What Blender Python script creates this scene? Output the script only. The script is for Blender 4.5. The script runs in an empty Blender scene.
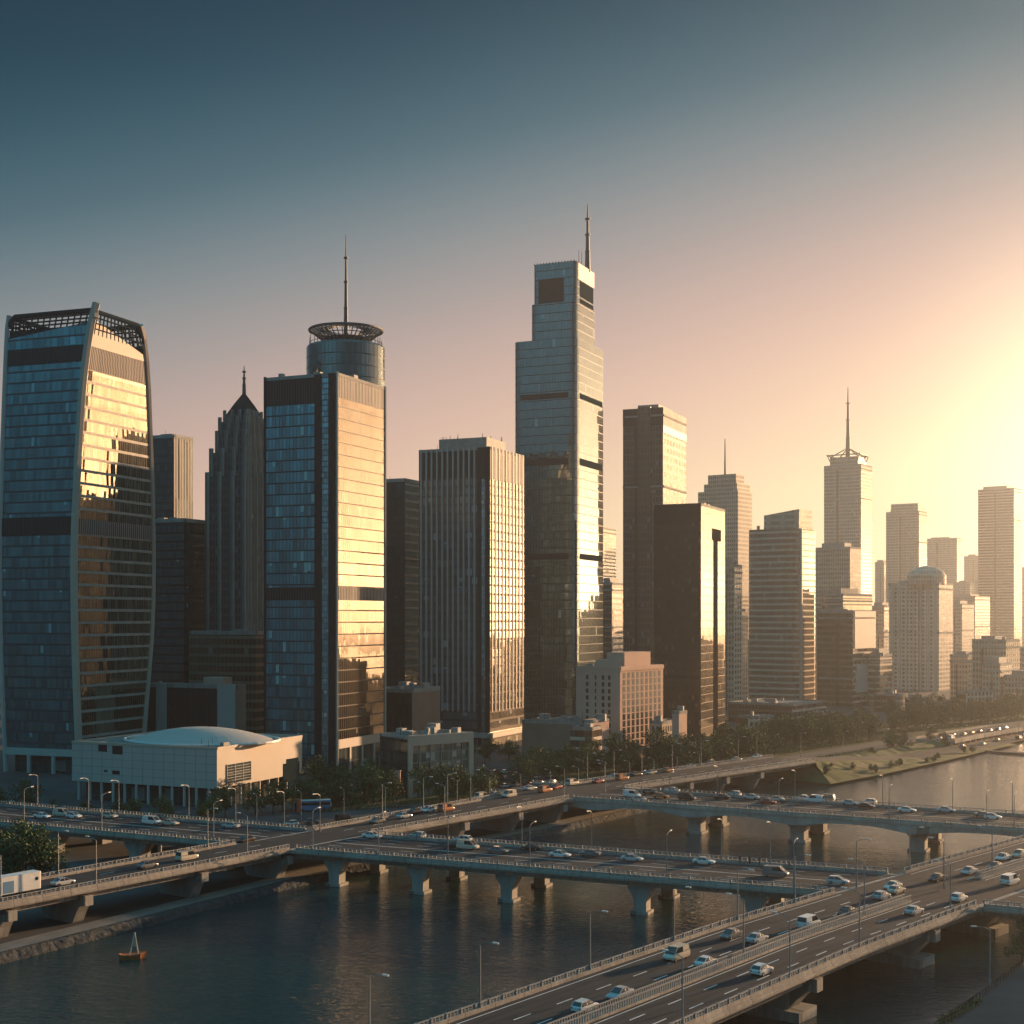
import bpy, math, random
from mathutils import Vector
R = math.radians
random.seed(11)
sc = bpy.context.scene
C = sc.collection

# ------------------------------------------------------------------ camera
F = 1400.0          # focal length in pixels of a 1024 px wide frame
HZ = 618.0          # pixel row of the horizon
CZ = 62.0           # camera height over the water
cam_d = bpy.data.cameras.new('camera')
cam_d.sensor_width = 36.0
cam_d.lens = 36.0 * F / 1024.0
cam_d.shift_y = (HZ - 512.0) / 1024.0
cam_d.clip_start = 1.0
cam_d.clip_end = 30000.0
cam = bpy.data.objects.new('camera', cam_d)
cam.location = (0, 0, CZ)
cam.rotation_euler = (R(90), 0, 0)
C.objects.link(cam)
sc.camera = cam

# ------------------------------------------------------------------ light
SUN_HEAD, SUN_EL = 48.5, 8.0        # heading clockwise from +Y
sun_d = bpy.data.lights.new('sun', 'SUN')
sun_d.energy = 5.0
sun_d.angle = R(0.5)
sun_d.color = (1.0, 0.61, 0.32)
sun = bpy.data.objects.new('sun', sun_d)
sun.rotation_euler = (R(90 - SUN_EL), 0, R(-SUN_HEAD + 180))
sun.location = (600, 300, 400)
C.objects.link(sun)

sc.view_settings.view_transform = 'Standard'
sc.view_settings.look = 'None'
sc.view_settings.gamma = 1.0
sc.view_settings.exposure = 1.0
sc.render.engine = 'CYCLES'
sc.cycles.use_denoising = True
sc.cycles.max_bounces = 6
sc.cycles.volume_bounces = 0
sc.cycles.sample_clamp_indirect = 4.0

def srgb(r, g, b, k=1.0):
    def f(c):
        c /= 255.0
        return (c / 12.92 if c <= 0.04045 else ((c + 0.055) / 1.055) ** 2.4) * k
    return (f(r), f(g), f(b), 1.0)

def node(nt, typ, **kw):
    n = nt.nodes.new(typ)
    for k, v in kw.items():
        if k.startswith('i_'):
            n.inputs[int(k[2:])].default_value = v
        else:
            setattr(n, k, v)
    return n

def math_n(nt, op, a, b=None, c=None, clamp=False):
    n = nt.nodes.new('ShaderNodeMath'); n.operation = op; n.use_clamp = clamp
    for i, x in enumerate((a, b, c)):
        if x is None: continue
        if isinstance(x, (int, float)): n.inputs[i].default_value = x
        else: nt.links.new(x, n.inputs[i])
    return n.outputs[0]

def heading_vec(h, el):
    return Vector((math.sin(R(h)) * math.cos(R(el)), math.cos(R(h)) * math.cos(R(el)), math.sin(R(el))))

world = bpy.data.worlds.new('World'); sc.world = world
world.use_nodes = True
wt = world.node_tree; wt.nodes.clear()
tc = node(wt, 'ShaderNodeTexCoord')
nrm = node(wt, 'ShaderNodeVectorMath', operation='NORMALIZE'); wt.links.new(tc.outputs['Generated'], nrm.inputs[0])
sep = node(wt, 'ShaderNodeSeparateXYZ'); wt.links.new(nrm.outputs[0], sep.inputs[0])
el = math_n(wt, 'MULTIPLY', math_n(wt, 'ARCSINE', sep.outputs[2]), 57.2958)
def angle_to(h, e):
    dot = node(wt, 'ShaderNodeVectorMath', operation='DOT_PRODUCT'); wt.links.new(nrm.outputs[0], dot.inputs[0])
    dot.inputs[1].default_value = heading_vec(h, e)
    return math_n(wt, 'MULTIPLY', math_n(wt, 'ARCCOSINE', math_n(wt, 'MINIMUM', dot.outputs['Value'], 0.99999)), 57.2958)
# the bright part of the sky is a long low band around the sun, heading 24 to 60
gam = math_n(wt, 'SMOOTH_MIN', math_n(wt, 'SMOOTH_MIN', angle_to(25, 6), angle_to(42, 8), 6.0), angle_to(59, 8), 6.0)
tpar = math_n(wt, 'ADD', math_n(wt, 'MAXIMUM', el, 0.0), math_n(wt, 'MULTIPLY', gam, 0.24))
ramp = node(wt, 'ShaderNodeValToRGB'); ramp.color_ramp.interpolation = 'B_SPLINE'
wt.links.new(math_n(wt, 'DIVIDE', tpar, 60.0, clamp=True), ramp.inputs[0])
K = 0.5
stops = [(0, srgb(255, 226, 172, K * 1.35)), (8.5, srgb(252, 222, 180, K * 1.05)), (11.5, srgb(240, 203, 174, K)), (14.4, srgb(224, 186, 168, K)), (18, srgb(184, 163, 157, K)),
         (20.8, srgb(150, 149, 149, K)), (23.5, srgb(110, 128, 135, K)), (26, srgb(68, 103, 116, K)), (30, srgb(14, 66, 84, K)), (34, srgb(0, 42, 62, K)), (39, srgb(0, 52, 72, K)), (47, srgb(50, 128, 154, K)), (60, srgb(78, 160, 188, K))]
cr = ramp.color_ramp
while len(cr.elements) < len(stops): cr.elements.new(0.5)
for e, (p, c) in zip(cr.elements, stops): e.position = p / 60.0; e.color = c
g1 = math_n(wt, 'POWER', 2.718, math_n(wt, 'MULTIPLY', math_n(wt, 'POWER', math_n(wt, 'DIVIDE', angle_to(26, 5), 7.0), 2.0), -1.0))
glow = node(wt, 'ShaderNodeMix', data_type='RGBA', blend_type='ADD'); glow.clamp_result = False
wt.links.new(math_n(wt, 'MULTIPLY', g1, 0.6), glow.inputs[0]); wt.links.new(ramp.outputs[0], glow.inputs[6])
glow.inputs[7].default_value = (1.0, 0.78, 0.44, 1)
sky = node(wt, 'ShaderNodeTexSky', sky_type='NISHITA'); sky.sun_disc = False
sky.sun_elevation = R(SUN_EL); sky.sun_rotation = R(SUN_HEAD)
skym = node(wt, 'ShaderNodeMix', data_type='RGBA', blend_type='ADD'); skym.inputs[0].default_value = 0.003
wt.links.new(glow.outputs[2], skym.inputs[6]); wt.links.new(sky.outputs[0], skym.inputs[7])
bg = node(wt, 'ShaderNodeBackground'); bg.inputs[1].default_value = 1.0
wo = node(wt, 'ShaderNodeOutputWorld')
wt.links.new(skym.outputs[2], bg.inputs[0]); wt.links.new(bg.outputs[0], wo.inputs[0])

# ------------------------------------------------------------------ materials
def mat(name):
    m = bpy.data.materials.new(name); m.use_nodes = True
    nt = m.node_tree
    b = nt.nodes['Principled BSDF']
    return m, nt, b

def plain(name, col, rough=0.8, metal=0.0, var=0.25, scale=0.3, bump=0.0, bscale=3.0):
    m, nt, b = mat(name)
    geo = node(nt, 'ShaderNodeNewGeometry')
    nz = node(nt, 'ShaderNodeTexNoise'); nz.inputs['Scale'].default_value = scale; nz.inputs['Detail'].default_value = 6; nz.inputs['Roughness'].default_value = 0.65
    nt.links.new(geo.outputs['Position'], nz.inputs['Vector'])
    mr = node(nt, 'ShaderNodeMapRange'); mr.inputs[1].default_value = 0.3; mr.inputs[2].default_value = 0.7
    mr.inputs[3].default_value = 1 - var; mr.inputs[4].default_value = 1 + var
    nt.links.new(nz.outputs[0], mr.inputs[0])
    mx = node(nt, 'ShaderNodeMix', data_type='RGBA', blend_type='MULTIPLY'); mx.inputs[0].default_value = 1
    mx.inputs[6].default_value = (*col, 1); nt.links.new(mr.outputs[0], mx.inputs[7])
    nt.links.new(mx.outputs[2], b.inputs['Base Color'])
    b.inputs['Roughness'].default_value = rough; b.inputs['Metallic'].default_value = metal
    if rough >= 0.8: b.inputs['Specular IOR Level'].default_value = 0.2
    if bump:
        n2 = node(nt, 'ShaderNodeTexNoise'); n2.inputs['Scale'].default_value = bscale; n2.inputs['Detail'].default_value = 4
        nt.links.new(geo.outputs['Position'], n2.inputs['Vector'])
        bp = node(nt, 'ShaderNodeBump'); bp.inputs['Strength'].default_value = bump; bp.inputs['Distance'].default_value = 1.0
        nt.links.new(n2.outputs[0], bp.inputs['Height']); nt.links.new(bp.outputs[0], b.inputs['Normal'])
    return m

def facade(name, glass, fh=3.8, pw=1.5, sp=0.2, spc=(0.2, 0.2, 0.2), mu=0.12, muc=None, metal=0.75, rough=0.08, tilt=0.012, vary=0.35, blind=0.06, blindc=None, spm=0.0, spr=0.5):
    """curtain wall: u along the wall and v up the wall in metres; panes, floor spandrels and mullions."""
    m, nt, b = mat(name)
    muc = muc or spc
    uv = node(nt, 'ShaderNodeUVMap'); uv.uv_map = 'UVMap'
    s = node(nt, 'ShaderNodeSeparateXYZ'); nt.links.new(uv.outputs[0], s.inputs[0])
    fu = math_n(nt, 'DIVIDE', s.outputs[0], pw); fv = math_n(nt, 'DIVIDE', s.outputs[1], fh)
    mum = math_n(nt, 'LESS_THAN', math_n(nt, 'FRACT', fu), mu)
    spk = math_n(nt, 'LESS_THAN', math_n(nt, 'FRACT', fv), sp)
    cv = node(nt, 'ShaderNodeCombineXYZ')
    nt.links.new(math_n(nt, 'FLOOR', fu), cv.inputs[0]); nt.links.new(math_n(nt, 'FLOOR', fv), cv.inputs[1])
    wn = node(nt, 'ShaderNodeTexWhiteNoise', noise_dimensions='2D'); nt.links.new(cv.outputs[0], wn.inputs['Vector'])
    gc = node(nt, 'ShaderNodeMix', data_type='RGBA'); nt.links.new(wn.outputs['Value'], gc.inputs[0])
    gc.inputs[6].default_value = (*[c * (1 - vary) for c in glass], 1); gc.inputs[7].default_value = (*[c * (1 + vary) for c in glass], 1)
    bl = node(nt, 'ShaderNodeMix', data_type='RGBA')
    s3 = node(nt, 'ShaderNodeSeparateColor'); nt.links.new(wn.outputs['Color'], s3.inputs[0])
    bn = node(nt, 'ShaderNodeTexNoise'); bn.inputs['Scale'].default_value = 0.13; bn.inputs['Detail'].default_value = 1; nt.links.new(cv.outputs[0], bn.inputs['Vector'])
    lowered = math_n(nt, 'GREATER_THAN', math_n(nt, 'FRACT', fv), math_n(nt, 'MULTIPLY', s3.outputs[0], 0.9))      # blinds hang to different heights; pale ones also paint small glints
    bm = math_n(nt, 'MULTIPLY', math_n(nt, 'LESS_THAN', s3.outputs[1], math_n(nt, 'MULTIPLY', math_n(nt, 'SUBTRACT', bn.outputs[0], 0.28), blind * 5)), lowered)
    nt.links.new(bm, bl.inputs[0]); nt.links.new(gc.outputs[2], bl.inputs[6])
    bl.inputs[7].default_value = (*(blindc or [min(0.6, c * 1.5 + 0.12) for c in glass]), 1)
    nt.links.new(bl.outputs[2], b.inputs['Base Color'])
    nt.links.new(math_n(nt, 'MULTIPLY', math_n(nt, 'SUBTRACT', 1.0, math_n(nt, 'MULTIPLY', bm, 0.6)), metal), b.inputs['Metallic'])
    nt.links.new(math_n(nt, 'ADD', math_n(nt, 'MULTIPLY', s3.outputs[2], rough * 0.6), rough), b.inputs['Roughness'])
    # panes are never perfectly flush
    geo = node(nt, 'ShaderNodeNewGeometry')
    sub = node(nt, 'ShaderNodeVectorMath', operation='SUBTRACT'); nt.links.new(wn.outputs['Color'], sub.inputs[0]); sub.inputs[1].default_value = (0.5, 0.5, 0.5)
    scl = node(nt, 'ShaderNodeVectorMath', operation='SCALE'); nt.links.new(sub.outputs[0], scl.inputs[0]); scl.inputs['Scale'].default_value = tilt * 2
    nz = node(nt, 'ShaderNodeTexNoise'); nz.inputs['Scale'].default_value = 0.09; nz.inputs['Detail'].default_value = 2
    nt.links.new(geo.outputs['Position'], nz.inputs['Vector'])
    sb2 = node(nt, 'ShaderNodeVectorMath', operation='SUBTRACT'); nt.links.new(nz.outputs['Color'], sb2.inputs[0]); sb2.inputs[1].default_value = (0.5, 0.5, 0.5)
    sc2 = node(nt, 'ShaderNodeVectorMath', operation='SCALE'); nt.links.new(sb2.outputs[0], sc2.inputs[0]); sc2.inputs['Scale'].default_value = tilt * 0.8
    a1 = node(nt, 'ShaderNodeVectorMath', operation='ADD'); nt.links.new(geo.outputs['Normal'], a1.inputs[0]); nt.links.new(scl.outputs[0], a1.inputs[1])
    a2 = node(nt, 'ShaderNodeVectorMath', operation='ADD'); nt.links.new(a1.outputs[0], a2.inputs[0]); nt.links.new(sc2.outputs[0], a2.inputs[1])
    nn = node(nt, 'ShaderNodeVectorMath', operation='NORMALIZE'); nt.links.new(a2.outputs[0], nn.inputs[0])
    nt.links.new(nn.outputs[0], b.inputs['Normal'])
    fr = node(nt, 'ShaderNodeBsdfPrincipled')
    fc = node(nt, 'ShaderNodeMix', data_type='RGBA'); nt.links.new(spk, fc.inputs[0])
    fc.inputs[6].default_value = (*muc, 1); fc.inputs[7].default_value = (*spc, 1)
    st1 = node(nt, 'ShaderNodeTexNoise'); st1.inputs['Scale'].default_value = 1.0; st1.inputs['Detail'].default_value = 5
    stm = node(nt, 'ShaderNodeMapping'); stm.inputs['Scale'].default_value = (0.5, 0.03, 1); nt.links.new(uv.outputs[0], stm.inputs[0]); nt.links.new(stm.outputs[0], st1.inputs['Vector'])
    stx = node(nt, 'ShaderNodeMix', data_type='RGBA', blend_type='MULTIPLY'); stx.inputs[0].default_value = 1
    nt.links.new(fc.outputs[2], stx.inputs[6]); nt.links.new(math_n(nt, 'ADD', math_n(nt, 'MULTIPLY', st1.outputs[0], 0.8), 0.6), stx.inputs[7])
    nt.links.new(stx.outputs[2], fr.inputs['Base Color']); fr.inputs['Roughness'].default_value = spr; fr.inputs['Metallic'].default_value = spm; fr.inputs['Specular IOR Level'].default_value = 0.05
    if metal == 0: b.inputs['Specular IOR Level'].default_value = 0.05
    ms = node(nt, 'ShaderNodeMixShader'); nt.links.new(math_n(nt, 'MAXIMUM', mum, spk), ms.inputs[0])
    nt.links.new(b.outputs[0], ms.inputs[1]); nt.links.new(fr.outputs[0], ms.inputs[2])
    nt.links.new(ms.outputs[0], nt.nodes['Material Output'].inputs[0])
    return m

M = {}
def streaked(name, col, joint=6.0):
    """bridge concrete with casting joints, water streaks and grime; u runs along the bridge"""
    m, nt, b = mat(name); uv = node(nt, 'ShaderNodeUVMap'); uv.uv_map = 'UVMap'; geo = node(nt, 'ShaderNodeNewGeometry')
    s = node(nt, 'ShaderNodeSeparateXYZ'); nt.links.new(uv.outputs[0], s.inputs[0])
    jt = math_n(nt, 'LESS_THAN', math_n(nt, 'FRACT', math_n(nt, 'DIVIDE', s.outputs[0], joint)), 0.03)
    mp = node(nt, 'ShaderNodeMapping'); mp.inputs['Scale'].default_value = (1.1, 0.12, 1); nt.links.new(uv.outputs[0], mp.inputs[0])
    n1 = node(nt, 'ShaderNodeTexNoise'); n1.inputs['Detail'].default_value = 5; n1.inputs['Scale'].default_value = 1.0; nt.links.new(mp.outputs[0], n1.inputs['Vector'])
    n2 = node(nt, 'ShaderNodeTexNoise'); n2.inputs['Scale'].default_value = 0.2; n2.inputs['Detail'].default_value = 6; nt.links.new(geo.outputs['Position'], n2.inputs['Vector'])
    wn = node(nt, 'ShaderNodeTexWhiteNoise', noise_dimensions='1D'); nt.links.new(math_n(nt, 'FLOOR', math_n(nt, 'DIVIDE', s.outputs[0], joint)), wn.inputs['W'])
    v = math_n(nt, 'ADD', math_n(nt, 'MULTIPLY', n1.outputs[0], 1.0), math_n(nt, 'MULTIPLY', n2.outputs[0], 0.7))
    v = math_n(nt, 'ADD', v, math_n(nt, 'MULTIPLY', wn.outputs['Value'], 0.22))
    v = math_n(nt, 'MULTIPLY', v, math_n(nt, 'SUBTRACT', 1.05, math_n(nt, 'MULTIPLY', jt, 0.55)))
    mx = node(nt, 'ShaderNodeMix', data_type='RGBA', blend_type='MULTIPLY'); mx.inputs[0].default_value = 1; mx.inputs[6].default_value = (*col, 1); nt.links.new(v, mx.inputs[7])
    nt.links.new(mx.outputs[2], b.inputs['Base Color']); b.inputs['Roughness'].default_value = 0.85; b.inputs['Specular IOR Level'].default_value = 0.25
    return m
def road_surface(name, col):
    """asphalt with tyre-darkened tracks, patches and seams along the lanes"""
    m, nt, b = mat(name); uv = node(nt, 'ShaderNodeUVMap'); uv.uv_map = 'UVMap'; geo = node(nt, 'ShaderNodeNewGeometry')
    s = node(nt, 'ShaderNodeSeparateXYZ'); nt.links.new(uv.outputs[0], s.inputs[0])
    tr = math_n(nt, 'SINE', math_n(nt, 'MULTIPLY', s.outputs[1], 18.0))
    mp = node(nt, 'ShaderNodeMapping'); mp.inputs['Scale'].default_value = (0.025, 2.2, 1); nt.links.new(uv.outputs[0], mp.inputs[0])
    n1 = node(nt, 'ShaderNodeTexNoise'); n1.inputs['Detail'].default_value = 5; n1.inputs['Scale'].default_value = 1.0; nt.links.new(mp.outputs[0], n1.inputs['Vector'])
    n2 = node(nt, 'ShaderNodeTexNoise'); n2.inputs['Scale'].default_value = 0.35; n2.inputs['Detail'].default_value = 6; nt.links.new(geo.outputs['Position'], n2.inputs['Vector'])
    v = math_n(nt, 'ADD', math_n(nt, 'MULTIPLY', n1.outputs[0], 1.1), math_n(nt, 'MULTIPLY', n2.outputs[0], 0.7))
    v = math_n(nt, 'ADD', v, math_n(nt, 'MULTIPLY', tr, 0.12))
    mx = node(nt, 'ShaderNodeMix', data_type='RGBA', blend_type='MULTIPLY'); mx.inputs[0].default_value = 1; mx.inputs[6].default_value = (*col, 1); nt.links.new(v, mx.inputs[7])
    nt.links.new(mx.outputs[2], b.inputs['Base Color']); b.inputs['Roughness'].default_value = 0.9; b.inputs['Specular IOR Level'].default_value = 0.15
    return m
M['road'] = road_surface('worn_asphalt', (0.040, 0.046, 0.052))
M['concrete'] = streaked('bridge_concrete', (0.345, 0.31, 0.275))
M['concrete_grey'] = streaked('pier_concrete', (0.31, 0.30, 0.28), 40.0)
M['asphalt'] = plain('asphalt', (0.036, 0.042, 0.048), 0.9, var=0.3, scale=0.12)
M['pave'] = plain('paving', (0.07, 0.073, 0.075), 0.9, var=0.3, scale=0.1)
M['walk'] = plain('walkway_paving', (0.2, 0.18, 0.16), 0.85, var=0.2, scale=0.3)
M['paint'] = plain('road_paint', (0.7, 0.7, 0.68), 0.7, var=0.2, scale=0.6)
M['rail'] = plain('rail_metal', (0.27, 0.275, 0.28), 0.5, metal=0.2, var=0.1)
M['lamp'] = plain('lamp_metal', (0.26, 0.27, 0.28), 0.5, metal=0.3, var=0.1)
M['stone'] = plain('quay_stone', (0.05, 0.054, 0.057), 0.95, var=0.5, scale=0.8, bump=0.6, bscale=0.9)
m, nt, b = mat('grass')
geo = node(nt, 'ShaderNodeNewGeometry')
n1 = node(nt, 'ShaderNodeTexNoise'); n1.inputs['Scale'].default_value = 0.07; n1.inputs['Detail'].default_value = 7; n1.inputs['Roughness'].default_value = 0.7; nt.links.new(geo.outputs['Position'], n1.inputs['Vector'])
cr2 = node(nt, 'ShaderNodeValToRGB'); nt.links.new(n1.outputs[0], cr2.inputs[0]); el_ = cr2.color_ramp.elements
el_[0].position = 0.38; el_[0].color = (0.03, 0.05, 0.012, 1); el_[1].position = 0.66; el_[1].color = (0.15, 0.105, 0.06, 1); e3 = el_.new(0.52); e3.color = (0.07, 0.085, 0.022, 1)
nt.links.new(cr2.outputs[0], b.inputs['Base Color']); b.inputs['Roughness'].default_value = 0.95
M['grass'] = m
M['earth'] = plain('bank_earth', (0.16, 0.11, 0.075), 0.95, var=0.4, scale=0.15, bump=0.3)
M['bark'] = plain('bark', (0.09, 0.065, 0.045), 0.95, var=0.3, scale=2)
M['beige'] = plain('beige_cladding', (0.50, 0.41, 0.33), 0.6, var=0.06, scale=0.05)
M['white_panel'] = plain('pale_cladding', (0.50, 0.46, 0.42), 0.65, var=0.05, scale=0.05)
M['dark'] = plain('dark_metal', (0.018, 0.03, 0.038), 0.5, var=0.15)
M['roofgrey'] = plain('roof_membrane', (0.2, 0.195, 0.19), 0.9, var=0.2, scale=0.1)
M['plant'] = plain('roof_plant', (0.3, 0.28, 0.26), 0.7, var=0.3, scale=0.4)
M['black'] = plain('slot_shade_black', (0.012, 0.012, 0.013), 0.9, var=0.1)  # shade of the wall slot as a base colour
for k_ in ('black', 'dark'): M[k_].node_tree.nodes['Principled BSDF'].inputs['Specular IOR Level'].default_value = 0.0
M['verge'] = plain('dark_verge', (0.035, 0.05, 0.018), 0.95, var=0.5, scale=0.2, bump=0.4)  # dark green ground cover along the tree belts
M['steel'] = plain('mast_steel', (0.06, 0.066, 0.072), 0.6, metal=0.1, var=0.1)
M['pink'] = plain('pink_render', (0.58, 0.39, 0.31), 0.85, var=0.1, scale=0.1)
M['brown'] = plain('brown_render', (0.27, 0.19, 0.145), 0.85, var=0.15, scale=0.1)
M['winglass'] = plain('window_glass', (0.035, 0.04, 0.045), 0.12, var=0.2)
M['rust'] = plain('rust_hull', (0.45, 0.14, 0.045), 0.6, var=0.3, scale=1.5)
M['sail'] = plain('sail_cloth', (0.62, 0.52, 0.40), 0.8, var=0.2)
M['orange'] = plain('orange_paint', (0.55, 0.13, 0.05), 0.6, var=0.15)
M['white'] = plain('white_paint', (0.72, 0.70, 0.67), 0.45, var=0.06)
M['blue'] = plain('blue_paint', (0.10, 0.22, 0.36), 0.45, var=0.1)
M['tyre'] = plain('tyre_rubber', (0.02, 0.02, 0.02), 0.9, var=0.1)
M['taillight'] = plain('taillight_plastic', (0.35, 0.02, 0.015), 0.3, var=0.05)
M['headlight'] = plain('headlight_glass', (0.75, 0.75, 0.72), 0.15, var=0.05)
M['cloth'] = plain('dark_clothing', (0.05, 0.05, 0.06), 0.9, var=0.3, scale=3)
M['skin'] = plain('skin', (0.42, 0.26, 0.19), 0.6, var=0.05)

m, nt, b = mat('car_paint')
oi = node(nt, 'ShaderNodeObjectInfo'); nt.links.new(oi.outputs['Color'], b.inputs['Base Color'])
b.inputs['Roughness'].default_value = 0.28; b.inputs['Coat Weight'].default_value = 0.5; b.inputs['Coat Roughness'].default_value = 0.08
M['car'] = m
m, nt, b = mat('car_glass')
b.inputs['Base Color'].default_value = (0.02, 0.024, 0.028, 1); b.inputs['Roughness'].default_value = 0.06; b.inputs['IOR'].default_value = 1.7
M['cglass'] = m

def leaf_mat(name, col):
    m, nt, b = mat(name)
    geo = node(nt, 'ShaderNodeNewGeometry'); oi = node(nt, 'ShaderNodeObjectInfo')
    nz = node(nt, 'ShaderNodeTexNoise'); nz.inputs['Scale'].default_value = 0.45; nz.inputs['Detail'].default_value = 3
    nt.links.new(geo.outputs['Position'], nz.inputs['Vector'])
    v = math_n(nt, 'ADD', math_n(nt, 'MULTIPLY', nz.outputs[0], 1.2), math_n(nt, 'MULTIPLY', oi.outputs['Random'], 0.7))
    v = math_n(nt, 'ADD', v, math_n(nt, 'MULTIPLY', geo.outputs['Random Per Island'], 0.5))
    mx = node(nt, 'ShaderNodeMix', data_type='RGBA', blend_type='MULTIPLY'); mx.inputs[0].default_value = 1
    mx.inputs[6].default_value = (*col, 1); nt.links.new(v, mx.inputs[7])
    nt.links.new(mx.outputs[2], b.inputs['Base Color']); b.inputs['Roughness'].default_value = 0.75
    return m
M['leaf'] = leaf_mat('foliage', (0.05, 0.075, 0.022))

m, nt, b = mat('river_water')
geo = node(nt, 'ShaderNodeNewGeometry')
b.inputs['Base Color'].default_value = (0.006, 0.038, 0.044, 1); b.inputs['Roughness'].default_value = 0.08; b.inputs['IOR'].default_value = 1.35
mp = node(nt, 'ShaderNodeMapping'); mp.inputs['Rotation'].default_value = (0, 0, R(20)); mp.inputs['Scale'].default_value = (0.55, 1.0, 1)
nt.links.new(geo.outputs['Position'], mp.inputs[0])
w1 = node(nt, 'ShaderNodeTexNoise'); w1.inputs['Scale'].default_value = 0.95; w1.inputs['Detail'].default_value = 4; w1.inputs['Roughness'].default_value = 0.6; w1.inputs['Distortion'].default_value = 0.6
nt.links.new(mp.outputs[0], w1.inputs['Vector'])
w2 = node(nt, 'ShaderNodeTexNoise'); w2.inputs['Scale'].default_value = 0.09; w2.inputs['Detail'].default_value = 2
nt.links.new(mp.outputs[0], w2.inputs['Vector'])
hh = math_n(nt, 'ADD', w1.outputs[0], math_n(nt, 'MULTIPLY', w2.outputs[0], 1.2))
bp = node(nt, 'ShaderNodeBump'); bp.inputs['Strength'].default_value = 0.24; bp.inputs['Distance'].default_value = 0.8
nt.links.new(hh, bp.inputs['Height']); nt.links.new(bp.outputs[0], b.inputs['Normal'])
M['water'] = m

# ------------------------------------------------------------------ helpers
def G(px, py, z):                  # ground point at height z seen at that pixel
    d = F * (CZ - z) / (py - HZ)
    return ((px - 512.0) / F * d, d)
def zz(py, d): return CZ + (HZ - py) / F * d
def xx(px, d): return (px - 512.0) / F * d

class MB:
    def __init__(s): s.v = []; s.f = []; s.uv = []; s.mi = []; s.cur = 0
    def face(s, pts, uvs=None):
        i = len(s.v); s.v += [tuple(p) for p in pts]; s.f.append(tuple(range(i, i + len(pts))))
        s.uv += uvs if uvs else [(p[0] + p[1], p[2]) for p in pts]; s.mi.append(s.cur)
    def wall(s, P, Q, z0, z1, u0=0.0):
        L = math.dist(P, Q)
        s.face([(*P, z0), (*Q, z0), (*Q, z1), (*P, z1)], [(u0, z0), (u0 + L, z0), (u0 + L, z1), (u0, z1)])
    def cap(s, poly, z, up=True):
        p = [(x, y, z) for x, y in poly]
        s.face(p if up else p[::-1])
    def prism(s, poly, z0, z1, bottom=False, top=True):
        u = 0.0
        for i in range(len(poly)):
            P, Q = poly[i], poly[(i + 1) % len(poly)]
            s.wall(P, Q, z0, z1, u); u += math.dist(P, Q)
        if top: s.cap(poly, z1)
        if bottom: s.cap(poly, z0, False)
    def slab(s, P, Q, o0, o1, z0, z1):   # box along P->Q between two outward offsets
        dx, dy = Q[0] - P[0], Q[1] - P[1]; L = math.hypot(dx, dy) or 1
        nx, ny = dy / L, -dx / L
        a = lambda p, o: (p[0] + nx * o, p[1] + ny * o)
        s.prism([a(P, o1), a(Q, o1), a(Q, o0), a(P, o0)], z0, z1, bottom=True)
    def box(s, c, size, rot=0.0):
        hx, hy, hz = size[0] / 2, size[1] / 2, size[2] / 2; cs, sn = math.cos(rot), math.sin(rot)
        pl = [(c[0] + x * cs - y * sn, c[1] + x * sn + y * cs) for x, y in ((-hx, -hy), (hx, -hy), (hx, hy), (-hx, hy))]
        s.prism(pl, c[2] - hz, c[2] + hz, bottom=True)
    def tube(s, a, b, r0, r1=None, n=6, caps=True):
        r1 = r0 if r1 is None else r1
        a, b = Vector(a), Vector(b); ax = (b - a).normalized()
        p = ax.orthogonal().normalized(); q = ax.cross(p)
        A = [a + (p * math.cos(t) + q * math.sin(t)) * r0 for t in [2 * math.pi * i / n for i in range(n)]]
        B = [b + (p * math.cos(t) + q * math.sin(t)) * r1 for t in [2 * math.pi * i / n for i in range(n)]]
        for i in range(n):
            j = (i + 1) % n; s.face([A[i], A[j], B[j], B[i]])
        if caps: s.face(A[::-1]); s.face(B)
    def lathe(s, cx, cy, prof, n=32):
        ring = lambda r, z: [(cx + r * math.cos(2 * math.pi * i / n), cy + r * math.sin(2 * math.pi * i / n), z) for i in range(n)]
        for (r0, z0), (r1, z1) in zip(prof, prof[1:]):
            A, B = ring(r0, z0), ring(r1, z1)
            for i in range(n):
                j = (i + 1) % n
                u0, u1 = 2 * math.pi * r0 * i / n, 2 * math.pi * r0 * (i + 1) / n
                s.face([A[i], A[j], B[j], B[i]], [(u0, z0), (u1, z0), (u1, z1), (u0, z1)])
    def build(s, name, mats, parent=None, smooth=False):
        me = bpy.data.meshes.new(name)
        o = parent_loc(parent)
        me.from_pydata([(x - o[0], y - o[1], z - o[2]) for x, y, z in s.v], [], s.f)
        ul = me.uv_layers.new(name='UVMap')
        flat = [c for u in s.uv for c in u]
        ul.data.foreach_set('uv', flat)
        for mm in (mats if isinstance(mats, (list, tuple)) else [mats]): me.materials.append(mm)
        me.polygons.foreach_set('material_index', s.mi)
        if smooth: me.polygons.foreach_set('use_smooth', [True] * len(s.f))
        ob = bpy.data.objects.new(name, me); C.objects.link(ob)
        if parent: ob.parent = parent
        return ob

def parent_loc(p):
    x = y = z = 0.0
    while p: x += p.location[0]; y += p.location[1]; z += p.location[2]; p = p.parent
    return (x, y, z)

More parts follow.
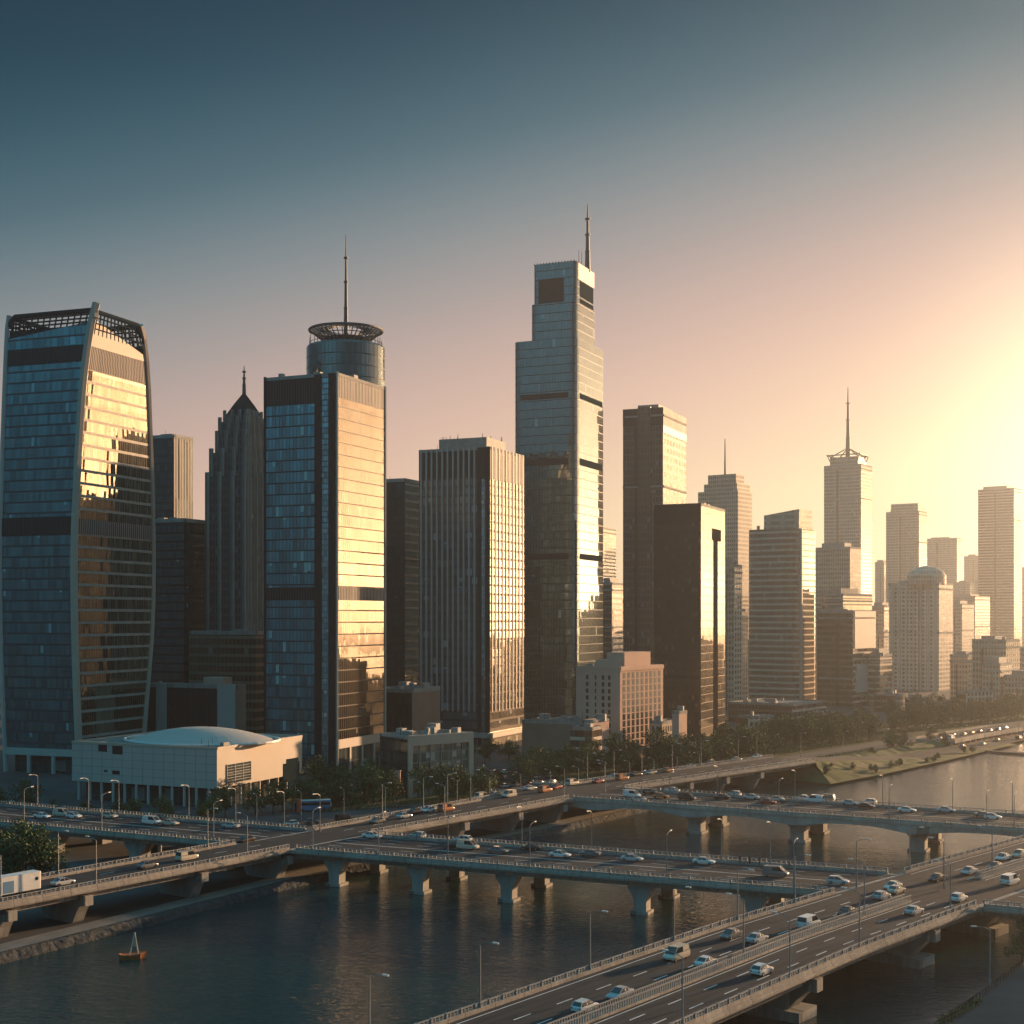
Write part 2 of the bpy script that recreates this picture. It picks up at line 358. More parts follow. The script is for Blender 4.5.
def tag(o, label, cat, group=None):
    o['label'] = label; o['category'] = cat
    if group: o['group'] = group
    return o
def thing(name, label, cat, loc, group=None):
    o = bpy.data.objects.new(name, None); C.objects.link(o); o.location = loc; o.empty_display_size = 1
    return tag(o, label, cat, group)
def struct(o): o['kind'] = 'structure'; return o
def copy_tree(o, parent=None):
    c = o.copy(); C.objects.link(c)
    if parent: c.parent = parent
    for ch in list(o.children): copy_tree(ch, c)
    return c
def ordinal(n):
    w = ['first', 'second', 'third', 'fourth', 'fifth', 'sixth', 'seventh', 'eighth', 'ninth', 'tenth', 'eleventh', 'twelfth', 'thirteenth', 'fourteenth', 'fifteenth', 'sixteenth', 'seventeenth', 'eighteenth', 'nineteenth', 'twentieth']
    tens = {2: 'twenty', 3: 'thirty', 4: 'forty', 5: 'fifty', 6: 'sixty', 7: 'seventy', 8: 'eighty', 9: 'ninety'}
    th = {2: 'twentieth', 3: 'thirtieth', 4: 'fortieth', 5: 'fiftieth', 6: 'sixtieth', 7: 'seventieth', 8: 'eightieth', 9: 'ninetieth'}
    if n <= 20: return w[n - 1]
    t, u = divmod(n, 10)
    return th[t] if u == 0 else tens[t] + '-' + w[u - 1]

def foot(x0, xc, x1, d, h=23.5):
    """four corners (left, near, right, far) of a rectangular plan seen with its near corner at depth d"""
    u = (math.cos(R(h)), -math.sin(R(h))); v = (math.sin(R(h)), math.cos(R(h)))
    c = (xx(xc, d), d); k0, k1 = (x0 - 512) / F, (x1 - 512) / F
    a = (c[0] - k0 * d) / (u[0] - k0 * u[1]); b_ = (k1 * d - c[0]) / (v[0] - k1 * v[1])
    L = (c[0] - a * u[0], c[1] - a * u[1]); Rr = (c[0] + b_ * v[0], c[1] + b_ * v[1])
    return [L, c, Rr, (L[0] + Rr[0] - c[0], L[1] + Rr[1] - c[1])]
def lerp(P, Q, t): return tuple(p + (q - p) * t for p, q in zip(P, Q))
def centre(poly): return (sum(p[0] for p in poly) / len(poly), sum(p[1] for p in poly) / len(poly))
def shrink(poly, k):
    c = centre(poly); return [(c[0] + (p[0] - c[0]) * k, c[1] + (p[1] - c[1]) * k) for p in poly]
def inset(poly, o):
    """move every edge of a parallelogram inwards by o metres"""
    L, c, r, b_ = poly
    def un(a, b2): l = math.dist(a, b2); return ((b2[0] - a[0]) / l, (b2[1] - a[1]) / l)
    e, f = un(L, c), un(c, r)
    s = lambda p, i, j: (p[0] + (e[0] * i + f[0] * j) * o, p[1] + (e[1] * i + f[1] * j) * o)
    return [s(L, 1, 1), s(c, -1, 1), s(r, -1, -1), s(b_, 1, -1)]
def rounded(poly, r, n=4):
    out = []
    for i, p in enumerate(poly):
        a, b_ = poly[i - 1], poly[(i + 1) % len(poly)]
        va = ((a[0] - p[0]) / math.dist(a, p), (a[1] - p[1]) / math.dist(a, p)); vb = ((b_[0] - p[0]) / math.dist(b_, p), (b_[1] - p[1]) / math.dist(b_, p))
        for k in range(n + 1):
            t = k / n
            w0, w1, w2 = (1 - t) ** 2, 2 * t * (1 - t), t * t
            P0 = (p[0] + va[0] * r, p[1] + va[1] * r); P2 = (p[0] + vb[0] * r, p[1] + vb[1] * r)
            out.append((w0 * P0[0] + w1 * p[0] + w2 * P2[0], w0 * P0[1] + w1 * p[1] + w2 * P2[1]))
    return out
GZ = 5.4       # city ground
WZ = 4.5       # river level

def fins(mb, P, Q, n, w, dep, z0, z1, t0=0.0, t1=1.0):
    L = math.dist(P, Q)
    for i in range(n):
        t = t0 + (t1 - t0) * (i + 0.5) / n
        mb.slab(lerp(P, Q, t - w / 2 / L), lerp(P, Q, t + w / 2 / L), -0.05, dep, z0, z1)
def roof_clutter(parent, poly, z, n, seed, hmax=3.0):
    """plant units and aerials, each a part of its own"""
    rn = random.Random(seed)
    for i in range(n):
        a, b_ = rn.random() * 0.8 + 0.1, rn.random() * 0.8 + 0.1
        p = lerp(lerp(poly[0], poly[1], a), lerp(poly[3], poly[2], a), b_)
        h = rn.uniform(0.6, hmax); mb = MB()
        mb.box((p[0], p[1], z + h / 2 - 0.02), (rn.uniform(1, 4), rn.uniform(1, 4), h), R(-23.5)); mb.build('roof_unit', M['plant'], parent)
    for i in range(n // 2):
        a, b_ = rn.random() * 0.9 + 0.05, rn.random() * 0.3
        p = lerp(lerp(poly[0], poly[1], a), lerp(poly[3], poly[2], a), b_)
        mb = MB(); mb.tube((p[0], p[1], z), (p[0], p[1], z + rn.uniform(2, 5)), 0.12, 0.05, 5); mb.build('aerial', M['steel'], parent)
def mast(name, parent, x, y, z0, z1, r):
    mb = MB(); h = z1 - z0
    for a, b_, r0, r1 in ((0, .3, 1, .8), (.3, .55, .72, .6), (.55, .78, .5, .4), (.78, 1, .3, .14)):
        mb.tube((x, y, z0 + a * h), (x, y, z0 + b_ * h), r * r0, r * r1, 8)
    for a in (.3, .55, .78): mb.tube((x, y, z0 + a * h - .3), (x, y, z0 + a * h + .3), r * .95, r * .95, 8)
    return mb.build(name, M['steel'], parent)
def antenna_sticks(mb, pts, z, rn, hmin=1.5, hmax=4):
    for p in pts: mb.tube((p[0], p[1], z), (p[0], p[1], z + rn.uniform(hmin, hmax)), 0.15, 0.08, 5)

# ================================================================== ground, river, roads
shore = [(-300, 20), (-160, 150)] + [G(a, b_, WZ) for a, b_ in ((0, 965), (165, 922), (325, 880), (560, 833), (645, 812), (725, 795), (864, 770), (960, 752), (1024, 738), (1130, 720))] + [(700, 1180), (1400, 1700), (3800, 2500)]
def resample(poly, step):
    out = [poly[0]]
    for P, Q in zip(poly, poly[1:]):
        n = max(1, int(math.dist(P, Q) / step))
        out += [lerp(P, Q, (i + 1) / n) for i in range(n)]
    return out
def offset_line(poly, o):
    """offset to the left of travel; o is a number or one value per vertex"""
    out = []
    for i, p in enumerate(poly):
        a, b_ = poly[max(0, i - 1)], poly[min(len(poly) - 1, i + 1)]
        dx, dy = b_[0] - a[0], b_[1] - a[1]; L = math.hypot(dx, dy)
        k = o[i] if isinstance(o, (list, tuple)) else o
        out.append((p[0] - dy / L * k, p[1] + dx / L * k))
    return out

W = MB(); W.face([(-3400, -700, WZ), (4400, -700, WZ), (4400, 5900, WZ), (-3400, 5900, WZ)])
struct(W.build('river_water', M['water']))

inner = offset_line(shore, 3.2)
g = MB()
far = [(3800, 5800), (-3300, 5800), (-3300, 40)]
pts = [(x, y, GZ) for x, y in inner + far]
g.face(pts)
ground = struct(g.build('city_ground', M['pave']))
# stone revetment of the quay: many uneven courses
rv = MB(); rn = random.Random(5)
sh = resample([p for p in shore if p[1] < 1200], 2.0)
prof = [(-.4, WZ - 1.2), (0.1, WZ + .2), (0.6, WZ + .9), (1.2, WZ + 1.5), (2.0, GZ + .2), (3.6, GZ + .25)]
rows = []
base_off = [offset_line(sh, o) for o, z in prof]
for i in range(len(sh)):
    rows.append([(base_off[k][i][0] + rn.uniform(-.15, .15) * (0 < k < 5), base_off[k][i][1] + rn.uniform(-.15, .15) * (0 < k < 5), prof[k][1] + rn.uniform(-.15, .15) * (0 < k < 4)) for k in range(6)])
for A, B in zip(rows, rows[1:]):
    for k in range(5): rv.face([A[k], B[k], B[k + 1], A[k + 1]])
struct(rv.build('quay_wall', M['stone']))

# ---- road lines: right-hand edge seen along travel, with width to the left
DZ = 12.0
ROADS = {
    'river': dict(line=[(-190, 105), (-150, 160), (-89, 244), (-43.5, 309), (-27.6, 330), (17, 388), (38, 416), (106, 490)], w=[14, 14, 14, 14.5, 15, 18, 18, 17], z=DZ + .02),
    'cross': dict(line=[(-400, 473), (-230, 396), (-125, 341), (-41, 299), (61, 253), (87.4, 239.5), (150, 208), (240, 160)], w=24, z=DZ),
    'hump': dict(line=[(-6, 401), (17, 388), (54.5, 367), (91, 346), (120.6, 330), (200, 287), (420, 165)], w=25, z=DZ + .01),
    'front': dict(line=[(-70, 57), (-30, 106), (23.4, 174), (52.3, 210.6), (84.4, 247), (122, 287), (190, 360), (420, 600)], w=24, z=DZ + .03),
}
for r in ROADS.values():
    w = r['w'] if isinstance(r['w'], list) else [r['w']] * len(r['line'])
    l2, w2 = [r['line'][0]], [w[0]]
    for i in range(len(r['line']) - 1):
        n = max(1, int(math.dist(r['line'][i], r['line'][i + 1]) / 2.0))
        for k in range(n):
            t = (k + 1) / n; l2.append(lerp(r['line'][i], r['line'][i + 1], t)); w2.append(w[i] + (w[i + 1] - w[i]) * t)
    # soften the corners of the alignment
    for _ in range(12):
        l2 = [l2[0]] + [((a[0] + 2 * b_[0] + c[0]) / 4, (a[1] + 2 * b_[1] + c[1]) / 4) for a, b_, c in zip(l2, l2[1:], l2[2:])] + [l2[-1]]
    r['near'], r['wid'] = l2, w2
    r['far'] = offset_line(l2, w2)
    r['poly'] = l2 + r['far'][::-1]
def inside(p, poly):
    x, y = p; c = False; j = len(poly) - 1
    for i in range(len(poly)):
        xi, yi = poly[i]; xj, yj = poly[j]
        if (yi > y) != (yj > y) and x < (xj - xi) * (y - yi) / (yj - yi) + xi: c = not c
        j = i
    return c
def runs(line, me):
    """stretches of an edge line that do not lie on another road"""
    out, cur = [], []
    for i, p in enumerate(line):
        q = line[min(len(line) - 1, i + 1)]
        ok = not any(inside(p, r['poly']) for k, r in ROADS.items() if k != me) and p[1] > 20
        if ok: cur.append(p)
        else:
            if len(cur) > 3: out.append(cur)
            cur = []
    if len(cur) > 3: out.append(cur)
    return out
def strip(mb, A, B, zA, zB=None, uvk=1.0):
    zB = zA if zB is None else zB
    u = 0
    for i in range(len(A) - 1):
        L = math.dist(A[i], A[i + 1])
        mb.face([(*A[i], zA), (*A[i + 1], zA), (*B[i + 1], zB), (*B[i], zB)], [(u, 0), (u + L, 0), (u + L, 5), (u, 5)]); u += L
def ribbon(mb, line, o0, o1, z0, z1, close=True):
    """solid band along a line between two left offsets and two heights"""
    A, B = offset_line(line, o0), offset_line(line, o1)
    if o0 > o1: A, B = B, A
    strip(mb, A, B, z1)                      # top (normal up because B is left of A)
    strip(mb, B, A, z0)
    strip(mb, [p for p in A], [p for p in A], z0, z1); strip(mb, B[::-1], B[::-1], z0, z1)
    if close:
        for i in (0, -1): mb.face([(*A[i], z0), (*B[i], z0), (*B[i], z1), (*A[i], z1)])
def along(line, step, start=0.0):
    out, acc, nxt = [], 0.0, start
    for P, Q in zip(line, line[1:]):
        L = math.dist(P, Q)
        while nxt <= acc + L:
            out.append((lerp(P, Q, (nxt - acc) / L), math.atan2(Q[1] - P[1], Q[0] - P[0]))); nxt += step
        acc += L
    return out

BR = {}
def bridge(key, name, label, deck_th, rail_step, curb_h=0.55, rail_h=1.15, beam=True):
    r = ROADS[key]; z = r['z']
    c = lerp(r['near'][len(r['near']) // 2], r['far'][len(r['far']) // 2], 0.5)
    t = thing(name, label, 'bridge', (c[0], c[1], 0)); BR[key] = t
    mid = [lerp(a, b_, 0.5) for a, b_ in zip(r['near'], r['far'])]
    d = MB(); N, Fa = offset_line(r['near'], -0.5), offset_line(r['far'], 0.5)
    strip(d, N, Fa, z); 
    zb = z - 0.75
    strip(d, N, N, zb, z); strip(d, Fa[::-1], Fa[::-1], zb, z); 
    i1, i2 = offset_line(r['near'], 1.4), offset_line(r['far'], -1.4)
    strip(d, i1, N, zb); strip(d, Fa, i2, zb)
    zc = z - deck_th
    strip(d, i1, i1, zc, zb); strip(d, i2[::-1], i2[::-1], zc, zb); strip(d, i2, i1, zc)
    for k in (0, -1): d.face([(*N[k], zb), (*Fa[k], zb), (*Fa[k], z), (*N[k], z)])
    d.build('deck', M['concrete'], t)
    a = MB(); strip(a, offset_line(r['near'], 0.35), offset_line(r['far'], -0.35), z + .015); a.build('road_surface', M['road'], t)
    for line, sgn in ((r['near'], 1), (r['far'], -1)):
        for run in runs(line, key):
            p = MB(); ribbon(p, run, 0.35 * sgn, -0.25 * sgn, z - .05, z + curb_h); 
            ribbon(p, run, -0.5 * sgn, -0.62 * sgn, z - .55, z - .25)
            pp = p.build('parapet', M['concrete'], t)
            q = MB()
            for (x, y), an in along(run, rail_step): q.box((x, y, z + (curb_h + rail_h) / 2), (0.16, 0.16, rail_h - curb_h), an)
            for (x, y), an in along(run, rail_step * 4): q.box((x, y, z + (curb_h + rail_h) / 2 + .04), (0.32, 0.34, rail_h - curb_h + .1), an)
            ribbon(q, run, 0.1, -0.1, z + rail_h - .08, z + rail_h + .06); ribbon(q, run, 0.05, -0.05, z + curb_h + .2, z + curb_h + .27)
            q.build('guard_rail', M['rail'], t)
    return t

bridge('front', 'road_bridge', 'wide dual carriageway bridge with central barrier crossing the lower right corner', 2.3, 0.7)
bridge('river', 'road_bridge', 'narrow curved riverside viaduct carrying the white box truck along the quay', 2.0, 1.0)
bridge('cross', 'road_bridge', 'long straight bridge with twin column piers crossing the middle of the river', 1.9, 1.0)
bridge('hump', 'road_bridge', 'farthest river bridge with haunched grey beam, behind the straight one', 1.7, 1.4)

# haunched edge beam of the far bridge: deeper over its piers
r = ROADS['hump']
hb = MB()
acc, run_s = 0.0, []
ln = offset_line(r['near'], -0.45)
cum = [0.0]
for a, b_ in zip(ln, ln[1:]): cum.append(cum[-1] + math.dist(a, b_))
def nearest_i(line, px, z=DZ):
    best = min(range(len(line)), key=lambda i: abs((line[i][0] / max(1, line[i][1])) * F + 512 - px) + (1e6 if line[i][1] < 20 else 0)); return best
h_piers = [nearest_i(r['near'], p) for p in (595, 690, 795, 912, 1060)]
def hz(i):
    s = min(abs(cum[i] - cum[k]) for k in h_piers)
    return r['z'] - 1.5 - 1.3 * math.exp(-(s / 7.0) ** 2)
for i in range(len(ln) - 1):
    a, b_ = ln[i], ln[i + 1]
    hb.face([(*a, hz(i)), (*b_, hz(i + 1)), (*b_, r['z'] - .6), (*a, r['z'] - .6)])
inn = offset_line(r['near'], 1.5)
for i in range(len(ln) - 1): hb.face([(*inn[i], hz(i)), (*inn[i + 1], hz(i + 1)), (*ln[i + 1], hz(i + 1)), (*ln[i], hz(i))])
hb.build('haunched_beam', M['concrete_grey'], BR['hump'])

# medians
r = ROADS['front']
med = offset_line(r['near'], 10.7)
for run in runs(med, 'front'):
    p = MB(); ribbon(p, run, 0.75, -0.75, r['z'] + .01, r['z'] + .35); p.build('median_kerb', M['concrete'], BR['front'])
    q = MB()
    for o in (0.62, -0.62):
        l2 = offset_line(run, o)
        for (x, y), an in along(l2, 0.55): q.box((x, y, r['z'] + .8), (0.2, 0.1, 0.9), an)
        ribbon(q, l2, .1, -.1, r['z'] + 1.2, r['z'] + 1.32)
    q.build('median_barrier', M['rail'], BR['front'])

# lane markings
def dashes(key, offs, solid, step=9.0, ln_=3.5, wd=0.2):
    r = ROADS[key]; mk = MB(); z = r['z'] + .035
    for o in offs:
        for (x, y), an in along(offset_line(r['near'], o), step):
            if y < 30 or any(inside((x, y), q['poly']) for k, q in ROADS.items() if k != key): continue
            cs, sn = math.cos(an), math.sin(an)
            mk.face([(x + a * cs - b_ * sn, y + a * sn + b_ * cs, z) for a, b_ in ((0, -wd / 2), (ln_, -wd / 2), (ln_, wd / 2), (0, wd / 2))])
    for o in solid:
        for run in runs(offset_line(r['near'], o), key): strip(mk, offset_line(run, -.09), offset_line(run, .09), z)
    mk.build('lane_marking', M['paint'], BR[key])
dashes('front', (3.6, 6.8, 14.8, 18.2), (1.0, 9.3, 12.1, 22.6))
dashes('river', (4.8, 9.2), (0.9,), 10)
dashes('cross', (4.6, 8.2, 15.8, 19.4), (1.2, 11.8, 12.2, 22.8))
dashes('hump', (4.8, 8.4, 16.4, 20.0), (1.2, 12.3, 12.7, 23.8))

# piers
def wall_pier(key, px, zbot, wt=3.0, cap=False, inset_n=0.6, taper=4.2):
    r = ROADS[key]; i = nearest_i(r['near'], px); n, f = r['near'][i], r['far'][i]
    n2 = r['near'][min(len(r['near']) - 1, i + 1)]
    an = math.atan2(n2[1] - n[1], n2[0] - n[0]); zt = r['z'] - 1.95
    ax = ((f[0] - n[0]), (f[1] - n[1])); L = math.hypot(*ax); ax = (ax[0] / L, ax[1] / L); tv = (math.cos(an), math.sin(an))
    at = lambda s, w, z: (n[0] + ax[0] * s + tv[0] * w, n[1] + ax[1] * s + tv[1] * w, z)
    p = MB()
    prof = [(inset_n, zt), (inset_n, zt - .9), (inset_n + taper * .45, zt - 2.6), (inset_n + taper * .8, zt - 4.4), (inset_n + taper, zbot)]
    for (s0, z0), (s1, z1) in zip(prof, prof[1:]):
        for sg in (1, -1):
            q = [at(s0, sg * wt / 2, z0), at(s1, sg * wt / 2, z1), at(L - s1, sg * wt / 2, z1), at(L - s0, sg * wt / 2, z0)]
            p.face(q if sg < 0 else q[::-1])
        p.face([at(s0, -wt / 2, z0), at(s0, wt / 2, z0), at(s1, wt / 2, z1), at(s1, -wt / 2, z1)])
        p.face([at(L - s0, -wt / 2, z0), at(L - s1, -wt / 2, z1), at(L - s1, wt / 2, z1), at(L - s0, wt / 2, z0)])
    pier = p.build('pier', M['concrete_grey'], BR[key])
    e = MB(); c = at(0.55, 0, 0); e.box((c[0], c[1], zt - .3), (1.9, 1.9, 1.9), an)
    e.build('bearing_block', M['concrete'], pier)
    if cap:
        q = MB(); c = at(L / 2, 0, 0); q.box((c[0], c[1], WZ + .2), (wt + 2.2, L - 2 * taper + 5.5, 2.6), an); q.build('pile_cap', M['concrete_grey'], pier)
for px in (815, 935, 1010): wall_pier('front', px, 0.5, 3.4, True)
wall_pier('front', 640, 0.5, 3.4, True)
for px in (12, 92, 205, 292): wall_pier('river', px, GZ - .3, 2.4, taper=2.6)
for px in (468, 520, 566, 640): wall_pier('river', px, GZ - .6, 1.8, taper=2.4)
for px in (692, 728, 762): wall_pier('river', px, GZ - .4, 1.8, taper=2.4)
def column_pier(key, px, zbot, wd=2.6, ins=2.2, zt_off=1.9):
    r = ROADS[key]; i = nearest_i(r['near'], px); n, f = r['near'][i], r['far'][i]
    n2 = r['near'][min(len(r['near']) - 1, i + 1)]; an = math.atan2(n2[1] - n[1], n2[0] - n[0]); zt = r['z'] - zt_off
    L = math.dist(n, f)
    for s in (ins + wd / 2, L - ins - wd / 2):
        c = lerp(n, f, s / L); p = MB()
        prof = [(wd * 1.9, zt + .1), (wd * 1.9, zt - .8), (wd * 1.15, zt - 2.2), (wd, zt - 3.2), (wd, zbot)]
        cs, sn = math.cos(an), math.sin(an)
        ring = lambda w, z: [(c[0] + x * cs - y * sn, c[1] + x * sn + y * cs, z) for x, y in ((-w / 2, -wd / 2), (w / 2, -wd / 2), (w / 2, wd / 2), (-w / 2, wd / 2))]
        for (w0, z0), (w1, z1) in zip(prof, prof[1:]):
            A, B = ring(w0, z0), ring(w1, z1)
            for k in range(4): p.face([B[k], B[(k + 1) % 4], A[(k + 1) % 4], A[k]])
        pier = p.build('pier', M['concrete_grey'], BR[key])
        e = MB(); e.box((c[0], c[1], WZ), (wd + 1.0, wd + 1.0, 1.2), an); e.build('pier_footing', M['concrete_grey'], pier)
for px in (330, 412, 505, 632, 750): column_pier('cross', px, -1)
for px in (40, 130, 215): column_pier('cross', px, GZ - .5, 3.4)
for px in (690, 795, 912): column_pier('hump', px, -1, 3.6, 2.6, 1.6)
# river viaduct landing: earth ramp with grass flanks beyond the last span
r = ROADS['river']
P, Q = r['near'][-1], r['far'][-1]
end_n = [P, (128, 516), (165, 560), (225, 632)]; end_f = offset_line(end_n, [17, 16, 14, 13])
hts = [DZ, 9.6, 6.0, GZ + .06]
rp = MB(); rs = MB()
for i in range(3):
    a, b_, c, d = (*end_n[i], hts[i]), (*end_n[i + 1], hts[i + 1]), (*end_f[i + 1], hts[i + 1]), (*end_f[i], hts[i])
    rp.face([a, b_, c, d])
struct(rp.build('ramp_road', M['asphalt']))
on, of = offset_line(end_n, [-9, -10, -8, -3]), offset_line(end_f, [9, 9, 6, 1])
on[0] = (on[0][0] - 4, on[0][1] - 6); of[0] = (of[0][0] - 4, of[0][1] - 6)
em = MB(); rn = random.Random(3)
def flank(A, ha, B, hb_, n=9, m_=6):
    rows = []
    for i in range(n * 3 + 1):
        k, t = min(2, i // n), (i - n * min(2, i // n)) / n
        p, q = lerp(A[k], A[k + 1], t), lerp(B[k], B[k + 1], t); h0, h1 = ha[k] + (ha[k + 1] - ha[k]) * t, hb_
        rows.append([(*lerp(p, q, j / m_), h0 + (h1 - h0) * (j / m_) ** .8 + (rn.uniform(-.35, .35) if 0 < j < m_ else 0)) for j in range(m_ + 1)])
    for r0, r1 in zip(rows, rows[1:]):
        for j in range(m_): em.face([r0[j], r0[j + 1], r1[j + 1], r1[j]])
hs = [h - .02 for h in hts]
flank(end_n, hs, on, GZ - .1); flank(end_f, hs, of, GZ - .1)
em.face([(*on[0], GZ - .1), (*end_n[0], DZ - 2.0), (*end_f[0], DZ - 2.0), (*of[0], GZ - .1)])
struct(em.build('road_embankment', M['grass']))
# grass bank and walkway strips between river and drive
sh2 = resample(shore, 4)
bank = [p for p in sh2 if 430 < p[1] < 760]
gb = MB(); o1, o2, o3 = offset_line(bank, 9), offset_line(bank, 16), offset_line(bank, 30)
rn = random.Random(9)
zz1 = [GZ + .15 + rn.uniform(0, .2) for _ in bank]; zz2 = [GZ + 2.2 + rn.uniform(-.4, .4) for _ in bank]
for i in range(len(bank) - 1):
    gb.face([(*o1[i], zz1[i]), (*o1[i + 1], zz1[i + 1]), (*o2[i + 1], zz2[i + 1]), (*o2[i], zz2[i])])
    gb.face([(*o2[i], zz2[i]), (*o2[i + 1], zz2[i + 1]), (*o3[i + 1], GZ + .1), (*o3[i], GZ + .1)])
struct(gb.build('grass_bank', M['grass']))
eb = MB(); a1, a2 = offset_line(bank, 3.7), offset_line(bank, 9.2)
strip(eb, a1, a2, GZ + .28); struct(eb.build('earth_path', M['earth']))
lw = [p for p in sh2 if 60 < p[1] < 430]
eb = MB(); strip(eb, offset_line(lw, 3.3), offset_line(lw, 8), GZ + .3); struct(eb.build('quay_walkway', M['walk']))
# riverside drive, ground streets and lawns
drive = [(205, 608), (262, 680), (330, 765), (450, 900), (650, 1090), (900, 1290)]
sm = MB(); dl = resample(drive, 6); strip(sm, dl, offset_line(dl, 16), GZ + .03); struct(sm.build('riverside_drive', M['asphalt']))
back_street = [(-420, 520), (-220, 425), (-130, 392), (-70, 372), (-30, 395), (20, 440), (75, 500), (150, 590), (240, 700)]
sm = MB(); dl = resample(back_street, 6); strip(sm, dl, offset_line(dl, 11), GZ + .025); struct(sm.build('back_street', M['asphalt']))
lot = [G(486, 792, GZ), G(560, 786, GZ), G(548, 768, GZ), G(490, 770, GZ)]
lm = MB(); lm.face([(x, y, GZ + .02) for x, y in lot]); struct(lm.build('car_park', M['asphalt']))
for poly in ([(318, 812), (392, 806), (420, 792), (330, 803)], [(330, 845), (392, 812), (330, 822)], [(420, 801), (478, 789), (470, 784), (425, 790)]):
    lm = MB(); lm.face([(*G(a, b_, GZ), GZ + .04) for a, b_ in poly]); struct(lm.build('lawn', M['grass']))
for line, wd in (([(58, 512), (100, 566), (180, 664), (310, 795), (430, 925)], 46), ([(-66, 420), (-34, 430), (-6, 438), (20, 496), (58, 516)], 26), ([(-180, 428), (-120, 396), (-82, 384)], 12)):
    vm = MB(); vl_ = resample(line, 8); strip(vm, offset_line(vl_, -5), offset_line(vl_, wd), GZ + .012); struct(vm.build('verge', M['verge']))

# stone promenade at the lower right corner
pq = [(58.5, 196), (70, 211), (84, 231), (100, 252), (160, 330), (200, 300), (150, 100), (60, 100), (52, 150), (55, 190)]
pm = MB(); pm.prism(pq if sum(a[0] * b_[1] - b_[0] * a[1] for a, b_ in zip(pq, pq[1:] + pq[:1])) > 0 else pq[::-1], -1, 5.0)
struct(pm.build('promenade', M['pave']))
rd = MB(); rd.face([(*p, 5.02) for p in ((76, 190), (120, 247), (150, 225), (110, 150))]); struct(rd.build('promenade_road', M['asphalt']))
rl = MB(); rl.face([(75.2, 190, 5.04), (119, 247.5, 5.04), (119.6, 247.2, 5.04), (75.8, 189.7, 5.04)]); struct(rl.build('road_line', M['paint']))

